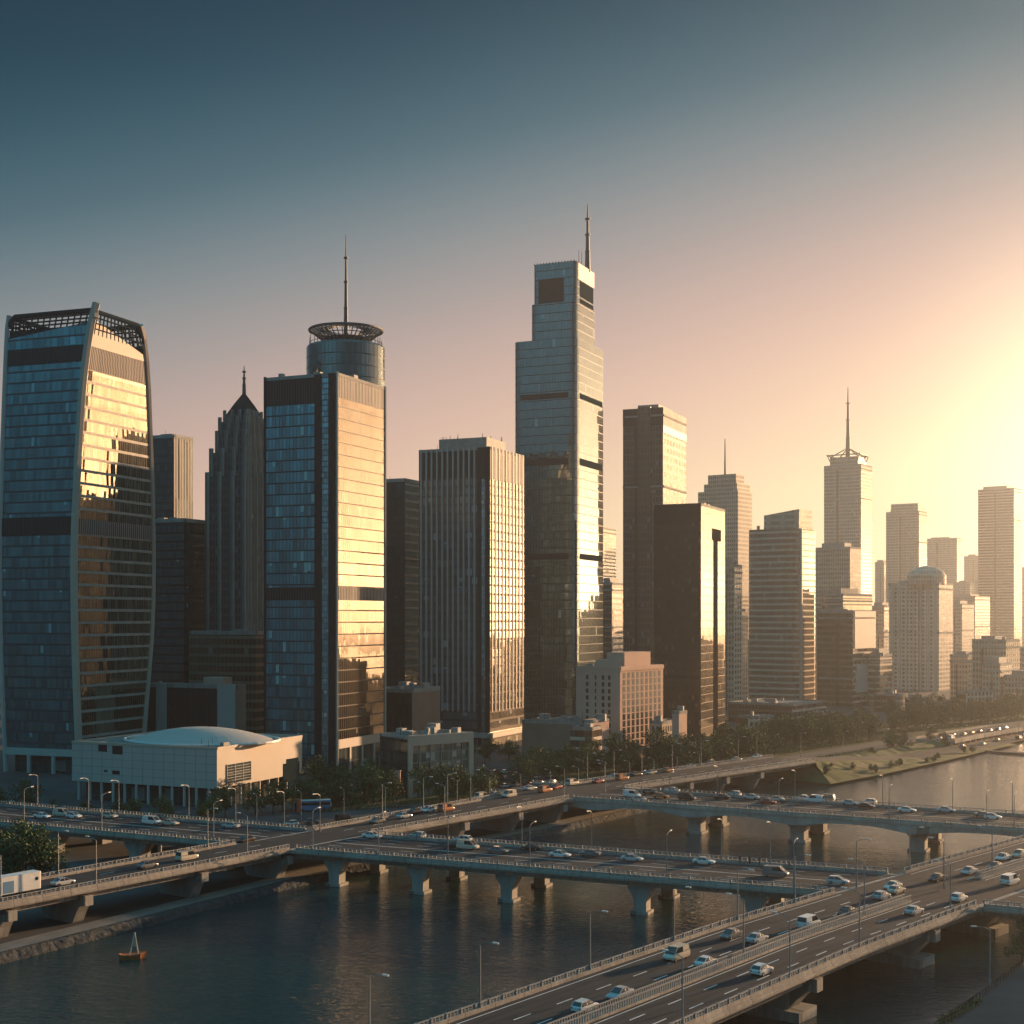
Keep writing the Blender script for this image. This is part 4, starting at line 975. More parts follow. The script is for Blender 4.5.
# ---------------------------------------------------------------- arena with shallow domed roof
D_ = 415; ft = foot(72, 217, 302, D_); L, Cc, Rr, Bk = ft; c0 = centre(ft); zt = zz(749, D_); zu = zz(789, D_)
t = thing('arena', 'pale windowless domed hall with a shallow dome roof and one big window', 'hall', (c0[0], c0[1], GZ))
face_wall('front_wall', M['white_panel'], t, L, Cc, zu, zt); mb = MB(); mb.wall(Rr, Bk, zu, zt); mb.wall(Bk, L, zu, zt); mb.build('rear_wall', M['white_panel'], t)
face_wall('end_wall', M['beige'], t, Cc, Rr, zu, zt)
mb = MB()
for k in range(1, 14): P = lerp(L, Cc, k / 14); mb.slab(P, lerp(L, Cc, k / 14 + .0015), -.1, .04, zu, zt)
for k in range(1, 5): z = zu + (zt - zu) * k / 5; mb.slab(L, Cc, -.1, .035, z, z + .08)
mb.build('panel_joint', M['roofgrey'], t)
for a, b_, y0, y1 in ((.19, .25, 755, 747.5), (.29, .36, 757, 748.5), (.23, .255, 776, 774), (.29, .34, 778, 774)):
    face_wall('wall_vent', M['dark'], t, L, Cc, zz(y0 + 2, D_), zz(y1 + 2, D_), .08, a, b_)
zw0, zw1 = zu + .9, zt - 5.2
face_wall('big_window', T['lobby'], t, Cc, Rr, zw0, zw1, .1, .1, .37)
mb = MB()
for k in range(8): z = zw0 + (zw1 - zw0) * k / 7; mb.slab(lerp(Cc, Rr, .1), lerp(Cc, Rr, .37), -.1, .28, z, z + .12)
for k in range(4): mb.slab(lerp(Cc, Rr, .1 + .09 * k), lerp(Cc, Rr, .103 + .09 * k), -.1, .28, zw0, zw1)
mb.build('window_frame', M['rail'], t)
face_wall('recess_shade', M['dark'], t, Cc, Rr, zu - 2, zz(766, D_ + 14), .1, .8, .95); face_wall('loading_bay_shade', M['dark'], t, Cc, Rr, zu - 1, zu + 4, .12, .76, .96)  # flat dark slabs, shade of the openings put into their colour
mb = MB(); mb.slab(L, Cc, -.5, .2, zt - .2, zt + .5); mb.slab(Cc, Rr, -.5, .2, zt - .2, zt + .5); mb.slab(Rr, Bk, -.5, .2, zt - .2, zt + .5); mb.slab(Bk, L, -.5, .2, zt - .2, zt + .5); mb.build('parapet', M['beige'], t)
mb = MB(); mb.cap(ft, zt); mb.build('roof', M['roofgrey'], t)
# dome: spherical cap on an elliptical plan
dcx, dcy = lerp(lerp(L, Cc, .6), lerp(Bk, Rr, .6), .48); ra, rb_, hd = 25.0, 19.0, 4.2; mb = MB(); n = 40; cs, sn = math.cos(R(-23.5)), math.sin(R(-23.5))
ring = lambda s: [(dcx + ra * s * math.cos(2 * math.pi * i / n) * cs - rb_ * s * math.sin(2 * math.pi * i / n) * sn, dcy + ra * s * math.cos(2 * math.pi * i / n) * sn + rb_ * s * math.sin(2 * math.pi * i / n) * cs, zt + .1 + hd * (1 - s * s)) for i in range(n)]
rr = [1, .85, .68, .5, .3, .12]
for a, b_ in zip(rr, rr[1:]):
    A1, B1 = ring(a), ring(b_)
    for i in range(n): mb.face([A1[i], A1[(i + 1) % n], B1[(i + 1) % n], B1[i]])
mb.face(ring(.12)); dome = mb.build('dome_roof', M['white_panel'], t, True)
mb = MB(); A1 = ring(1.0); B1 = ring(1.04)
for i in range(n):
    a, b_ = B1[i], B1[(i + 1) % n]; mb.tube((a[0], a[1], zt + .4), (b_[0], b_[1], zt + .4), .45, .45, 5)
mb.build('dome_rim', M['white'], dome)
roof_clutter(t, [lerp(L, Cc, .8), Cc, Rr, lerp(Bk, Rr, .7)], zt, 6, 12, 1.6)
mb = MB(); mb.prism(inset(ft, 3.0), GZ, zu + .1); mb.build('undercroft', T['lobby'], t)
mb = MB(); mb.cap(ft, zu, False); mb.build('soffit', M['dark'], t)
for P, Q, n in ((L, Cc, 12), (Cc, Rr, 9)):
    for k in range(n):
        q = MB(); p = lerp(lerp(P, Q, (k + .4) / n), c0, .02); q.tube((*p, GZ), (*p, zu + .05), .45, .45, 8); q.build('stilt', M['white_panel'] if P is L else M['beige'], t)

# ---------------------------------------------------------------- glass pavilion with pale portal frame
D_ = 440; ft = foot(380, 408, 472, D_, 52); L, Cc, Rr, Bk = ft; c0 = centre(ft); zt = zz(737, D_)
t = thing('glass_pavilion', 'low glazed pavilion inside a pale portal frame, in front of the finned tower', 'low building', (c0[0], c0[1], GZ))
face_wall('front_wall', T['dk'], t, L, Cc, GZ, zt); face_wall('glazing', T['glassy'], t, Cc, Rr, GZ, zt - 2.6)
mb = MB(); mb.wall(Rr, Bk, GZ, zt); mb.wall(Bk, L, GZ, zt); mb.build('rear_wall', M['brown'], t)
face_wall('portal_beam', M['beige'], t, Cc, Rr, zt - 2.8, zt + .4, .9); face_wall('portal_leg', M['beige'], t, Cc, Rr, GZ, zt - 2.8, .9, 0, .05); face_wall('portal_leg', M['beige'], t, Cc, Rr, GZ, zt - 2.8, .9, .93, 1)
mb = MB()
for k in range(1, 6): mb.slab(lerp(Cc, Rr, k / 6), lerp(Cc, Rr, k / 6 + .012), -.1, .35, GZ, zt - 2.8)
mb.build('mullion_screen', M['rail'], t)
roof(t, ft, zt - .3, par=.5, clutter=14, seed=77)

# ---------------------------------------------------------------- pink hotel with real windows
D_ = 555; ft = foot(576, 620, 663, D_, 35); L, Cc, Rr, Bk = ft; c0 = centre(ft); zt = zz(668, D_)
t = thing('pink_office_block', 'pink stone office block with rows of small square windows, before the tallest tower', 'office block', (c0[0], c0[1], GZ))
face_wall('front_facade', M['pink'], t, L, Cc, GZ, zt); face_wall('side_facade', M['pink'], t, Cc, Rr, GZ, zt)
mb = MB(); mb.wall(Rr, Bk, GZ, zt); mb.wall(Bk, L, GZ, zt); mb.build('rear_facade', M['brown'], t)
roof(t, ft, zt - .4, par=.9, clutter=4, seed=31, m_=M['pink'])
for (a, b_, e, f_, h_) in ((.35, .9, .1, .6, 5), (.55, .95, .15, .75, 8)):
    q = lambda s, r_: lerp(lerp(L, Cc, s), lerp(Bk, Rr, s), r_)
    mb = MB(); mb.prism([q(a, e), q(b_, e), q(b_, f_), q(a, f_)], zt - .4, zt - 4 + h_ + 2); mb.build('roof_penthouse', M['pink'], t)
proto = None
def window(P, Q, tt, z, w, h):
    global proto
    mb = MB(); Ln = math.dist(P, Q); mb.slab(lerp(P, Q, tt - w / 2 / Ln), lerp(P, Q, tt + w / 2 / Ln), -.2, .06, z, z + h); mb.build('window', M['winglass'], t)
fh = (zt - GZ - 4) / 12
nrow = 9
for r_ in range(nrow):
    for k in range(9): window(Cc, Rr, .09 + k * .1025, zt - 4.4 - r_ * fh, 2.1, 2.4)
mb = MB()
for r_ in range(nrow, 12):
    for k in range(9):
        tt = .09 + k * .1025; Ln = math.dist(Cc, Rr); z = zt - 4.2 - r_ * fh; mb.slab(lerp(Cc, Rr, tt - 1.05 / Ln), lerp(Cc, Rr, tt + 1.05 / Ln), -.2, .06, z, z + 2.4)
for r_ in range(9):
    for tt in (.26, .45, .62, .76): 
        Ln = math.dist(L, Cc); z = zt - 4.8 - r_ * fh; w = 1.2 if tt != .45 else .7; mb.slab(lerp(L, Cc, tt - w / 2 / Ln), lerp(L, Cc, tt + w / 2 / Ln), -.2, .06, z, z + 1.7)
o = mb.build('window_grid', M['winglass'], t); o['kind'] = 'stuff'
mb = MB()
for r_ in range(13): z = zt - 2.0 - r_ * fh; mb.slab(Cc, Rr, -.1, .18, z, z + .3)
mb.build('string_course', M['pink'], t)
face_wall('cornice', M['pink'], t, Cc, Rr, zt - 1.2, zt + .4, .5)
def lowrise(name, label, x0, xc, x1, ytop, d, ml, mr, h=23.5, clutter=4, cat='low building', group=None, par=.7):
    return tower(name, label, x0, xc, x1, ytop, d, ml, mr, h=h, clutter=clutter, cat=cat, par=par, group=group)
lowrise('wing_building', 'two-storey pink wing with square windows, attached right of the pink office block', 650, 662, 679, 721, 560, T['stone'], T['stone'], 35)
lowrise('stair_block', 'slim orange stair block ending the pink wing', 672, 679, 687, 711, 552, M['pink'], M['pink'], 35, 1)
lowrise('stair_block', 'small orange sunlit block left of the pink office block', 582, 593, 609, 720, 535, M['brown'], M['pink'], 35, 1)
lowrise('brown_hall', 'long low blank brown hall behind the trees right of the finned tower', 522, 582, 600, 722, 545, M['brown'], M['brown'], 28, 12)
lowrise('car_deck', 'low grey banded parking deck beside the blank brown hall', 570, 592, 602, 727, 528, T['band'], T['band'], 28, 3)

# ---------------------------------------------------------------- towers toward the sun
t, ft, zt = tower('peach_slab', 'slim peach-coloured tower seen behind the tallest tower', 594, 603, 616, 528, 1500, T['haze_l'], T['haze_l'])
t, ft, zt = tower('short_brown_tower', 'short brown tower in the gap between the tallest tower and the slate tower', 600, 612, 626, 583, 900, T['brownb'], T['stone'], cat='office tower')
# stepped tower with mast
D_ = 1200; z_ = lambda y: zz(y, D_)
fx = foot(698, 738, 752, D_, 36); c0 = centre(fx)
t = thing('setback_tower', 'hazy tan tower with stepped crown and thin mast, behind the dark brown office block', 'skyscraper', (c0[0], c0[1], GZ))
for (a, b_, c, y0, y1) in ((698, 738, 752, None, 490), (704, 737, 750, 491, 482), (708, 736, 744, 483, 473)):
    f_ = foot(a, b_, c, D_ + (0 if y0 is None else 5), 36); mb = MB(); za = GZ if y0 is None else z_(y0); mb.prism(f_, za, z_(y1)); mb.build('tier', T['stone'], t)
mb = MB(); P = (xx(725, D_ + 12), D_ + 12); mb.tube((*P, z_(474)), (*P, z_(437)), .9, .35, 6); mb.build('mast', M['steel'], t)
t2, ft, zt = tower('narrow_tower', 'narrow ribbed tower low beside the dark brown office block', 716, 734, 742, 565, 860, T['stone'], T['resi'], 36, cat='office tower')
# banded round-cornered tower
D_ = 900; z_ = lambda y: zz(y, D_); fx = foot(746, 797, 818, D_, 36); c0 = centre(fx)
t = thing('banded_tower', 'banded office tower with pale floor lines, rounded corners and a raised slanted crown', 'skyscraper', (c0[0], c0[1], GZ))
poly = rounded(fx, 6, 4); mb = MB(); mb.prism(poly, GZ, z_(528)); mb.build('banded_facade', T['band'], t)
face_wall('glass_bay', T['band_b'], t, fx[1], fx[2], GZ, z_(530), .9, .16, .74); mb = MB(); mb.slab(lerp(fx[1], fx[2], .12), lerp(fx[1], fx[2], .16), -.5, 1.6, GZ, z_(528)); mb.build('edge_fin', M['beige'], t)
fc_ = foot(764, 799, 812, D_ + 8, 36); mb = MB()
for i in range(4):
    j = (i + 1) % 4; za = [z_(513), z_(508), z_(508), z_(513)]
    mb.face([(*fc_[i], z_(530)), (*fc_[j], z_(530)), (*fc_[j], za[j]), (*fc_[i], za[i])])
mb.face([(*p, z) for p, z in zip(fc_, [z_(513), z_(508), z_(508), z_(513)])]); mb.build('crown', T['haze_l'], t)
roof_clutter(t, fx, z_(528), 6, 5)
lowrise('podium_building', 'brown podium with open terraces at the foot of the banded office tower', 728, 792, 826, 704, 745, T['brownb'], T['band'], 36, 6)
lowrise('brick_row_building', 'small sunlit orange-brick building with white ground floor among riverside trees', 736, 748, 775, 716, 700, T['brownb'], T['resi'], 60, 3)
t, ft, zt = tower('brown_office_block', 'solid brown office block in front of the spire tower', 817, 853, 876, 611, 890, T['brownb'], T['band'], 38, cat='office tower')
face_wall('sign_panel', M['white_panel'], t, ft[1], ft[2], GZ + 9, GZ + 26, 1.0, .1, .8)
face_wall('blank_panel', M['beige'], t, ft[1], ft[2], zt - 24, zt - .1, .5, .05, .95)
# spire tower
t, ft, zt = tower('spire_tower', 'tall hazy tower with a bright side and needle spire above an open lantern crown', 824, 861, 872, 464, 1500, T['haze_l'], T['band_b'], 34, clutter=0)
D_ = 1507; z_ = lambda y: zz(y, D_); pc = foot(830, 858, 866, D_, 34); cc = (xx(848, D_ + 15), D_ + 15)
mb = MB(); mb.prism(pc, z_(465), z_(456)); mb.build('lantern', T['haze_l'], t)
mb = MB()
for k in range(4): mb.tube((*pc[k], z_(456)), (*cc, z_(446)), .7, .5, 5)
q = inset(pc, -2.5)
for k in range(4): mb.tube((*q[k], z_(454)), (*q[(k + 1) % 4], z_(454)), .7, .7, 5); mb.tube((*pc[k], z_(460)), (*q[k], z_(453)), .5, .5, 5)
mb.build('crown_frame', M['steel'], t); mast('spire', t, *cc, z_(458), z_(385), 2.8)
tower('office_block', 'mid-height brown block stepping in front of the spire tower', 812, 850, 861, 547, 1150, T['stone'], T['haze_l'], 38, cat='office tower', pent=4)
tower('office_block', 'small cream-banded block with a white-framed roof terrace, below the spire tower', 822, 843, 872, 594, 900, T['band'], T['band_b'], 42, cat='office block', clutter=8)
tower('office_block', 'narrow grey block squeezed right of the brown office block', 868, 880, 892, 655, 900, T['band'], T['band'], 38, cat='office block')
t, ft, zt = tower('notched_tower', 'plain golden-brown tower with a notched left shoulder, right of the spire tower', 886, 919, 927, 511, 1900, T['haze_l'], T['band_b'], 36)
mb = MB(); f_ = foot(891, 918, 925, 1904, 36); mb.prism(f_, zt - 1, zz(503, 1904)); mb.build('upper_tier', T['haze_l'], t)
# apartment tower with domed crown
t, ft, zt = tower('apartment_tower', 'pale apartment tower with gridded balconies and a domed round crown', 889, 939, 953, 583, 1080, T['resi'], T['resi'], 38, clutter=2)
mb = MB(); dc_ = lerp(centre(ft), ft[1], .3); mb.lathe(*dc_, [(15, zt - 1), (15, zt + 6), (13, zt + 9.5), (8, zt + 12.5), (.1, zt + 14)], 28); mb.build('dome_crown', T['haze_l'], t)
mb = MB(); fins(mb, ft[0], ft[1], 7, 1.5, 1.0, GZ, zt + .5); mb.build('rib_screen', M['beige'], t)
tower('background_tower', 'broad flat-topped tower fading into the glow, behind the apartment tower', 926, 957, 962, 538, 2400, T['haze_l'], T['haze_l'], 34)
tower('glare_tower', 'broad pale tower almost dissolved in the glow at the right edge of the skyline', 978, 1014, 1022, 488, 1900, T['band'], T['haze_l'], 36)
tower('background_tower', 'low stepped hazy tower left of the tower dissolved in the glow', 964, 979, 985, 556, 2700, T['haze_l'], T['haze_l'], 36)
tower('background_tower', 'small hazy tower cut off by the right edge of the picture', 1020, 1040, 1050, 567, 2400, T['haze_l'], T['haze_l'], 36)
tower('background_tower', 'thin faint tower left of the notched tower', 875, 884, 889, 562, 2500, T['haze_l'], T['haze_l'], 36)
tower('background_tower', 'low faint block below the gap left of the tower dissolved in the glow', 952, 975, 990, 596, 1800, T['stone'], T['haze_l'], 36)
tower('background_tower', 'grey-brown block between the notched tower and the brown office block', 870, 884, 894, 606, 1350, T['haze_l'], T['haze_l'], 36, cat='office tower')
tower('apartment_slab', 'long low apartment slab with fine window grid below the tower dissolved in the glow', 972, 1006, 1020, 640, 880, T['stone'], T['resi'], 42, cat='apartment block')
tower('apartment_slab', 'cream apartment slab with balconies between apartment tower and gridded slab', 950, 968, 980, 655, 960, T['stone'], T['resi'], 40, cat='apartment block')
tower('apartment_slab', 'dim slab at the right border behind the elevated riverside road', 1010, 1050, 1064, 648, 980, T['stone'], T['resi'], 42, cat='apartment block')
lowrise('riverside_building', 'small white-fronted building with flat roof below the apartment tower', 905, 910, 932, 698, 820, T['brownb'], T['band'], 60, 3)
lowrise('riverside_building', 'cream blocky building with arched openings above the riverside trees', 957, 966, 998, 691, 850, T['brownb'], T['resi'], 60, 4)
lowrise('riverside_building', 'dark flat shed behind the trees left of the brown office block', 786, 806, 824, 712, 760, T['brownb'], T['brownb'], 40, 3)
lowrise('riverside_building', 'low tan building in front of the grey-brown block', 874, 896, 908, 694, 840, T['brownb'], T['stone'], 40, 5)
for lab, x0_, xc_, x1_, y_, d_, m1, m2 in (('tan mid-rise between the banded tower and the brown office block', 808, 818, 824, 660, 980, 'stone', 'resi'), ('stepped tan block peeping over the brown office block', 838, 862, 870, 598, 1250, 'haze_l', 'band_b'),
    ('pale mid-rise just left of the apartment tower', 872, 884, 892, 632, 1300, 'haze_l', 'resi'), ('cream slab just right of the apartment tower', 950, 962, 974, 604, 1500, 'haze_l', 'resi'), ('low pale mid-rise in front of the gridded slab', 982, 1000, 1012, 664, 860, 'stone', 'resi'),
    ('flat-roofed tan mid-rise behind the riverside trees at the right border', 1004, 1030, 1044, 676, 850, 'stone', 'resi'), ('narrow tan tower right of the notched tower', 922, 931, 936, 575, 2100, 'haze_l', 'haze_l'), ('broad faint tower behind the cream slab', 956, 970, 977, 582, 2300, 'haze_l', 'haze_l'),
    ('short pale block between the setback tower and the banded tower', 738, 750, 757, 640, 1050, 'stone', 'haze_l'), ('tan mid-rise peeping right of the dark brown office block', 722, 738, 748, 612, 980, 'stone', 'resi')):
    tower('mid_rise_block', lab, x0_, xc_, x1_, y_, d_, T[m1], T[m2], 38, cat='office block', clutter=3)
# far quarters that close the horizon
rn = random.Random(21)
spots = [('between the barrel-sided tower and the black glass block', 150, 630), ('behind the gap left of the finned tower', 400, 640), ('right of the tallest tower near the horizon', 610, 628), ('behind the setback tower', 742, 610), ('left of the spire tower near the horizon', 815, 606), ('right of the apartment tower near the horizon', 958, 612), ('just left of the right border near the horizon', 1003, 622), ('at the right border near the horizon', 1022, 606)]
for lab, px, y in spots:
    w = rn.uniform(14, 24)
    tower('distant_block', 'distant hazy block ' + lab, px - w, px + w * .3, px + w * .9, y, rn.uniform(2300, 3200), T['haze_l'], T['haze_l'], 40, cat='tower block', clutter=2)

# ================================================================== vegetation
def tree_proto(seed, hgt, spread, tall=False):
    rn = random.Random(seed)
    root = bpy.data.objects.new('street_tree', None); C.objects.link(root); root.empty_display_size = 1
    mb = MB(); th = hgt * .34
    mb.tube((0, 0, -.3), (0, 0, th), .28, .17, 7)
    clumps = []
    for k in range(9):
        a = k * 2.4 + rn.uniform(-.3, .3); r_ = spread * rn.uniform(.25, .8); z = hgt * rn.uniform(.28, .82)
        e = (r_ * math.cos(a), r_ * math.sin(a), z); mb.tube((0, 0, th * rn.uniform(.6, 1)), e, .11, .04, 5); clumps.append((e, spread * rn.uniform(.34, .55)))
    clumps.append(((rn.uniform(-.3, .3), 0, hgt * .86), spread * .42)); clumps.append(((0, .3, hgt * .62), spread * .5))
    mb.build('trunk', M['bark'], root)
    c = MB()
    for (cx, cy, cz), rr in clumps:
        for q in range(150):
            v = Vector((rn.gauss(0, 1), rn.gauss(0, 1), rn.gauss(0, 1))).normalized() * rr * (rn.random() ** .4)
            p = Vector((cx, cy, cz)) + Vector((v.x, v.y, v.z * .8)); s = rn.uniform(.16, .4)
            n1 = Vector((rn.gauss(0, 1), rn.gauss(0, 1), rn.gauss(0, 1) + .6)).normalized(); t1 = n1.orthogonal().normalized() * s; t2 = n1.cross(t1).normalized() * s * .7
            c.face([p - t1, p - t2, p + t1, p + t2])
    c.build('crown', M['leaf'], root)
    return root
tprot = [tree_proto(31, 9, 4.0), tree_proto(32, 11, 4.6), tree_proto(33, 8, 4.4), tree_proto(34, 12.5, 4.2), tree_proto(35, 10, 5.0)]
used = [False] * 5
tcount = {}
def plant(x, y, z, row, k=None, s=1.0, rn=random.Random(50), kind='tree'):
    i = rn.randrange(5) if k is None else k
    o = tprot[i] if not used[i] else copy_tree(tprot[i]); used[i] = True
    o.location = (x, y, z); o.scale = (s,) * 3; o.rotation_euler.z = rn.uniform(0, 6.28)
    tcount[row] = tcount.get(row, 0) + 1
    tag(o, f'{kind}, {ordinal(tcount[row])} from the left in {row}', 'tree', 'trees along the river bank and streets')
rn = random.Random(77)
def row(name, pts, z=GZ, s0=.8, s1=1.15, jit=2.5, step=8.0):
    for (x, y), an in along(pts, step):
        plant(x + rn.uniform(-jit, jit), y + rn.uniform(-jit, jit), z, name, s=rn.uniform(s0, s1))
row('the dark row before the barrel-sided tower', [(-172, 420), (-140, 408)], s0=.7, s1=1.0, step=6)
row('the row under the domed hall', [(-128, 396), (-82, 386)], s0=.5, s1=.75, step=6)
row('the row below the lit wall of the domed hall', [(-84, 392), (-52, 424)], s0=.75, s1=1.05, step=6)
row('the thick clump below the blue glass tower', [(-62, 424), (-34, 432)], s0=.95, s1=1.3, step=5)
row('the second line below the blue glass tower', [(-58, 440), (-38, 450)], s0=1.1, s1=1.35, step=6)
row('the clump before the glass pavilion', [(-25, 428), (-8, 440)], s0=.9, s1=1.2, step=4.5)
row('the line at the foot of the finned tower', [(-8, 452), (18, 500)], s0=.6, s1=.85, step=6)
row('the inner line at the foot of the finned tower', [(-42, 520), (2, 560)], s0=.9, s1=1.2, step=6)
row('the belt before the brown hall', [(4, 500), (40, 510)], s0=.8, s1=1.1, step=5)
row('the inner belt before the brown hall', [(6, 516), (36, 524)], s0=.9, s1=1.1, step=7)
row('the tall clump before the pink office block', [(36, 508), (62, 524)], s0=1.05, s1=1.5, step=4.2)
row('the belt before the dark brown office block', [(62, 520), (100, 570)], s0=1.0, s1=1.3, step=5.5)
row('the inner belt before the dark brown office block', [(70, 556), (104, 600)], s0=1.0, s1=1.3, step=7)
row('the park belt below the banded office tower', [(100, 575), (176, 668)], s0=1.0, s1=1.35, step=7)
row('the second park belt below the banded office tower', [(108, 610), (172, 690)], s0=1.05, s1=1.35, step=9)
row('the roadside belt below the apartment tower', [(186, 690), (300, 800)], s0=1.0, s1=1.35, step=8)
row('the second belt below the apartment tower', [(196, 730), (310, 830)], s0=1.05, s1=1.4, step=10)
row('the far belt at the right border', [(310, 790), (420, 920)], s0=1.1, s1=1.4, step=11)
for (px, y, s) in ((893, 752, .95), (904, 750, .8), (931, 745, .7), (944, 748, .6), (872, 757, .5)):
    plant(*G(px, y, GZ), GZ, 'the scattered trees on the sunlit grass bank', s=s, kind='small tree')
for (px, y, s) in ((8, 884, 1.05), (26, 884, 1.25), (42, 882, 1.15), (20, 874, 1.2), (50, 880, .85)):
    plant(*G(px, y, GZ), GZ, 'the clump beneath the viaduct at the left border', s=s, kind='dark tree')
plant(84.5, 232, 5.0, 'the promenade corner at the lower right', k=2, s=.6, kind='young green tree'); plant(88, 238, 5.0, 'the promenade corner at the lower right', k=0, s=.8, kind='young green tree')

rn2 = random.Random(15)
for k in range(14):
    tt = rn2.random() * 2.6; i = int(tt); q = rn2.uniform(.15, .9); p = lerp(lerp(end_n[i], end_n[i + 1], tt - i), lerp(on[i], on[i + 1], tt - i), q)
    zs = (hts[i] + (hts[i + 1] - hts[i]) * (tt - i)) * (1 - q ** .8) + GZ * q ** .8
    plant(*p, zs - .5, 'the bushes on the grass ramp of the curved viaduct', k=rn2.randrange(3), s=rn2.uniform(.2, .42), kind='bush')
# clipped hedge on the promenade edge
def hedge(name, label, line, h, w, z):
    c = MB(); rn = random.Random(len(label))
    for (x, y), an in along(line, .5):
        for q in range(16):
            p = Vector((x + rn.uniform(-w, w), y + rn.uniform(-w, w), z + rn.random() * h)); s = rn.uniform(.12, .3)
            n1 = Vector((rn.gauss(0, 1), rn.gauss(0, 1), rn.gauss(0, 1) + .6)).normalized(); t1 = n1.orthogonal().normalized() * s; t2 = n1.cross(t1).normalized() * s * .7
            c.face([p - t1, p - t2, p + t1, p + t2])
    tag(c.build(name, M['leaf']), label, 'hedge')
hedge('hedge', 'low yellow-green hedge along the promenade edge by the dark water', [(60, 196), (69, 207.5)], .9, .7, 5)
hedge('hedge', 'dark hedge strip behind the lawn below the blue glass tower', [(-56, 408), (-30, 420)], 1.4, 1.2, GZ)
for nm, ln_ in (('shrub strip under the belt before the dark brown office block', [(62, 514), (100, 564)]), ('shrub strip under the park belt below the banded office tower', [(100, 570), (178, 660)]), ('shrub strip under the roadside belt below the apartment tower', [(186, 684), (302, 794)]), ('shrub strip before the glass pavilion', [(-26, 424), (-6, 436)]), ('shrub strip below the blue glass tower', [(-62, 420), (-34, 428)])): hedge('hedge', nm, ln_, 2.2, 2.0, GZ)
hedge('hedge', 'long shrub strip beside the riverside drive ramp', [(108, 540), (150, 590)], 1.6, 1.6, GZ)

# ================================================================== street lamps
def lamp_proto():
    root = bpy.data.objects.new('street_lamp', None); C.objects.link(root)
    mb = MB(); mb.tube((0, 0, 0), (0, 0, 8.6), .13, .075, 8); mb.build('pole', M['lamp'], root)
    mb = MB(); mb.tube((0, 0, 0), (0, 0, .9), .22, .2, 8); mb.build('pole_base', M['lamp'], root)
    mb = MB(); mb.tube((0, 0, 8.5), (.9, 0, 8.95), .06, .05, 6); mb.tube((.9, 0, 8.95), (2.3, 0, 9.1), .05, .045, 6); mb.build('arm', M['lamp'], root)
    mb = MB(); mb.prism([(2.1, -.16), (3.0, -.12), (3.0, .12), (2.1, .16)], 9.02, 9.2, bottom=True); mb.build('lamp_head', M['white'], root)
    return root
lp = lamp_proto(); lp_used = False; lcount = {}
def lamp(x, y, z, ang, place, s=1.0):
    global lp_used
    o = copy_tree(lp) if lp_used else lp; lp_used = True
    o.location = (x, y, z); o.rotation_euler.z = ang; o.scale = (s,) * 3
    lcount[place] = lcount.get(place, 0) + 1
    tag(o, f'street lamp, {ordinal(lcount[place])} from the left {place}', 'street lamp', 'street lamps along roads and bridges')
def lamps_px(key, edge, pxs, place, s=1.0, arm=1):
    r = ROADS[key]; line = offset_line(r[edge], .15 if edge == 'near' else -.15)
    for px in pxs:
        i = nearest_i(line, px); a, b_ = line[i], line[min(i + 1, len(line) - 1)]
        an = math.atan2(b_[1] - a[1], b_[0] - a[0]) + (math.pi / 2 if edge == 'near' else -math.pi / 2)
        lamp(*a, r['z'] - .02, an if arm > 0 else an + math.pi, place, s)
lamps_px('front', 'far', (371, 478, 588, 677, 740, 797, 858, 912), 'on the outer rail of the dual carriageway')
lamps_px('front', 'near', (685, 788, 860, 950), 'on the near rail of the dual carriageway')
ln = offset_line(ROADS['front']['near'], 10.7)
for px in (745, 866, 943, 990):
    i = nearest_i(ln, px); lamp(*ln[i], DZ + .3, R(140), 'on the central barrier of the dual carriageway')
lamps_px('cross', 'near', (24, 104, 214, 310, 376, 452, 531, 668, 796), 'on the near rail of the straight bridge')
lamps_px('cross', 'far', (38, 88, 120, 190, 234, 285, 318, 520, 594, 726, 773), 'on the far rail of the straight bridge')
lamps_px('hump', 'near', (640, 668, 780, 886, 988, 1010), 'on the near rail of the farthest bridge', .95)
lamps_px('hump', 'far', (716, 794, 880, 955, 1012), 'on the far rail of the farthest bridge', .95)
lamps_px('river', 'near', (2, 98, 246, 445, 566, 606), 'on the quay-side rail of the curved viaduct')
lamps_px('river', 'far', (60, 208, 384, 422, 446, 470, 586, 616, 642, 672, 700, 738), 'on the land-side rail of the curved viaduct')
for (x, y), an in along([(-70, 384), (-30, 408), (18, 452), (75, 510)], 13): lamp(x, y, GZ, an + 1.57, 'along the street behind the curved viaduct', .9)
for (x, y), an in along([(98, 560), (200, 612), (300, 735), (420, 872)], 22): lamp(x, y, GZ, an - 1.57, 'along the riverside drive', 1.1)
lamp(*G(990, 985, 5.0), 5.0, R(180), 'beside the water on the corner promenade')

# promenade railing
rg = MB(); pl = [(60.5, 196), (69.5, 208.5), (84.5, 230.5), (100.5, 251.5)]
for (x, y), an in along(pl, 1.6): rg.box((x, y, 5.55), (.1, .1, 1.1), an)
for P, Q in zip(pl, pl[1:]): rg.tube((*P, 6.1), (*Q, 6.1), .06, .06, 5); rg.tube((*P, 5.6), (*Q, 5.6), .04, .04, 5)
tag(rg.build('railing', M['dark']), 'dark metal railing along the corner promenade at the lower right', 'railing')

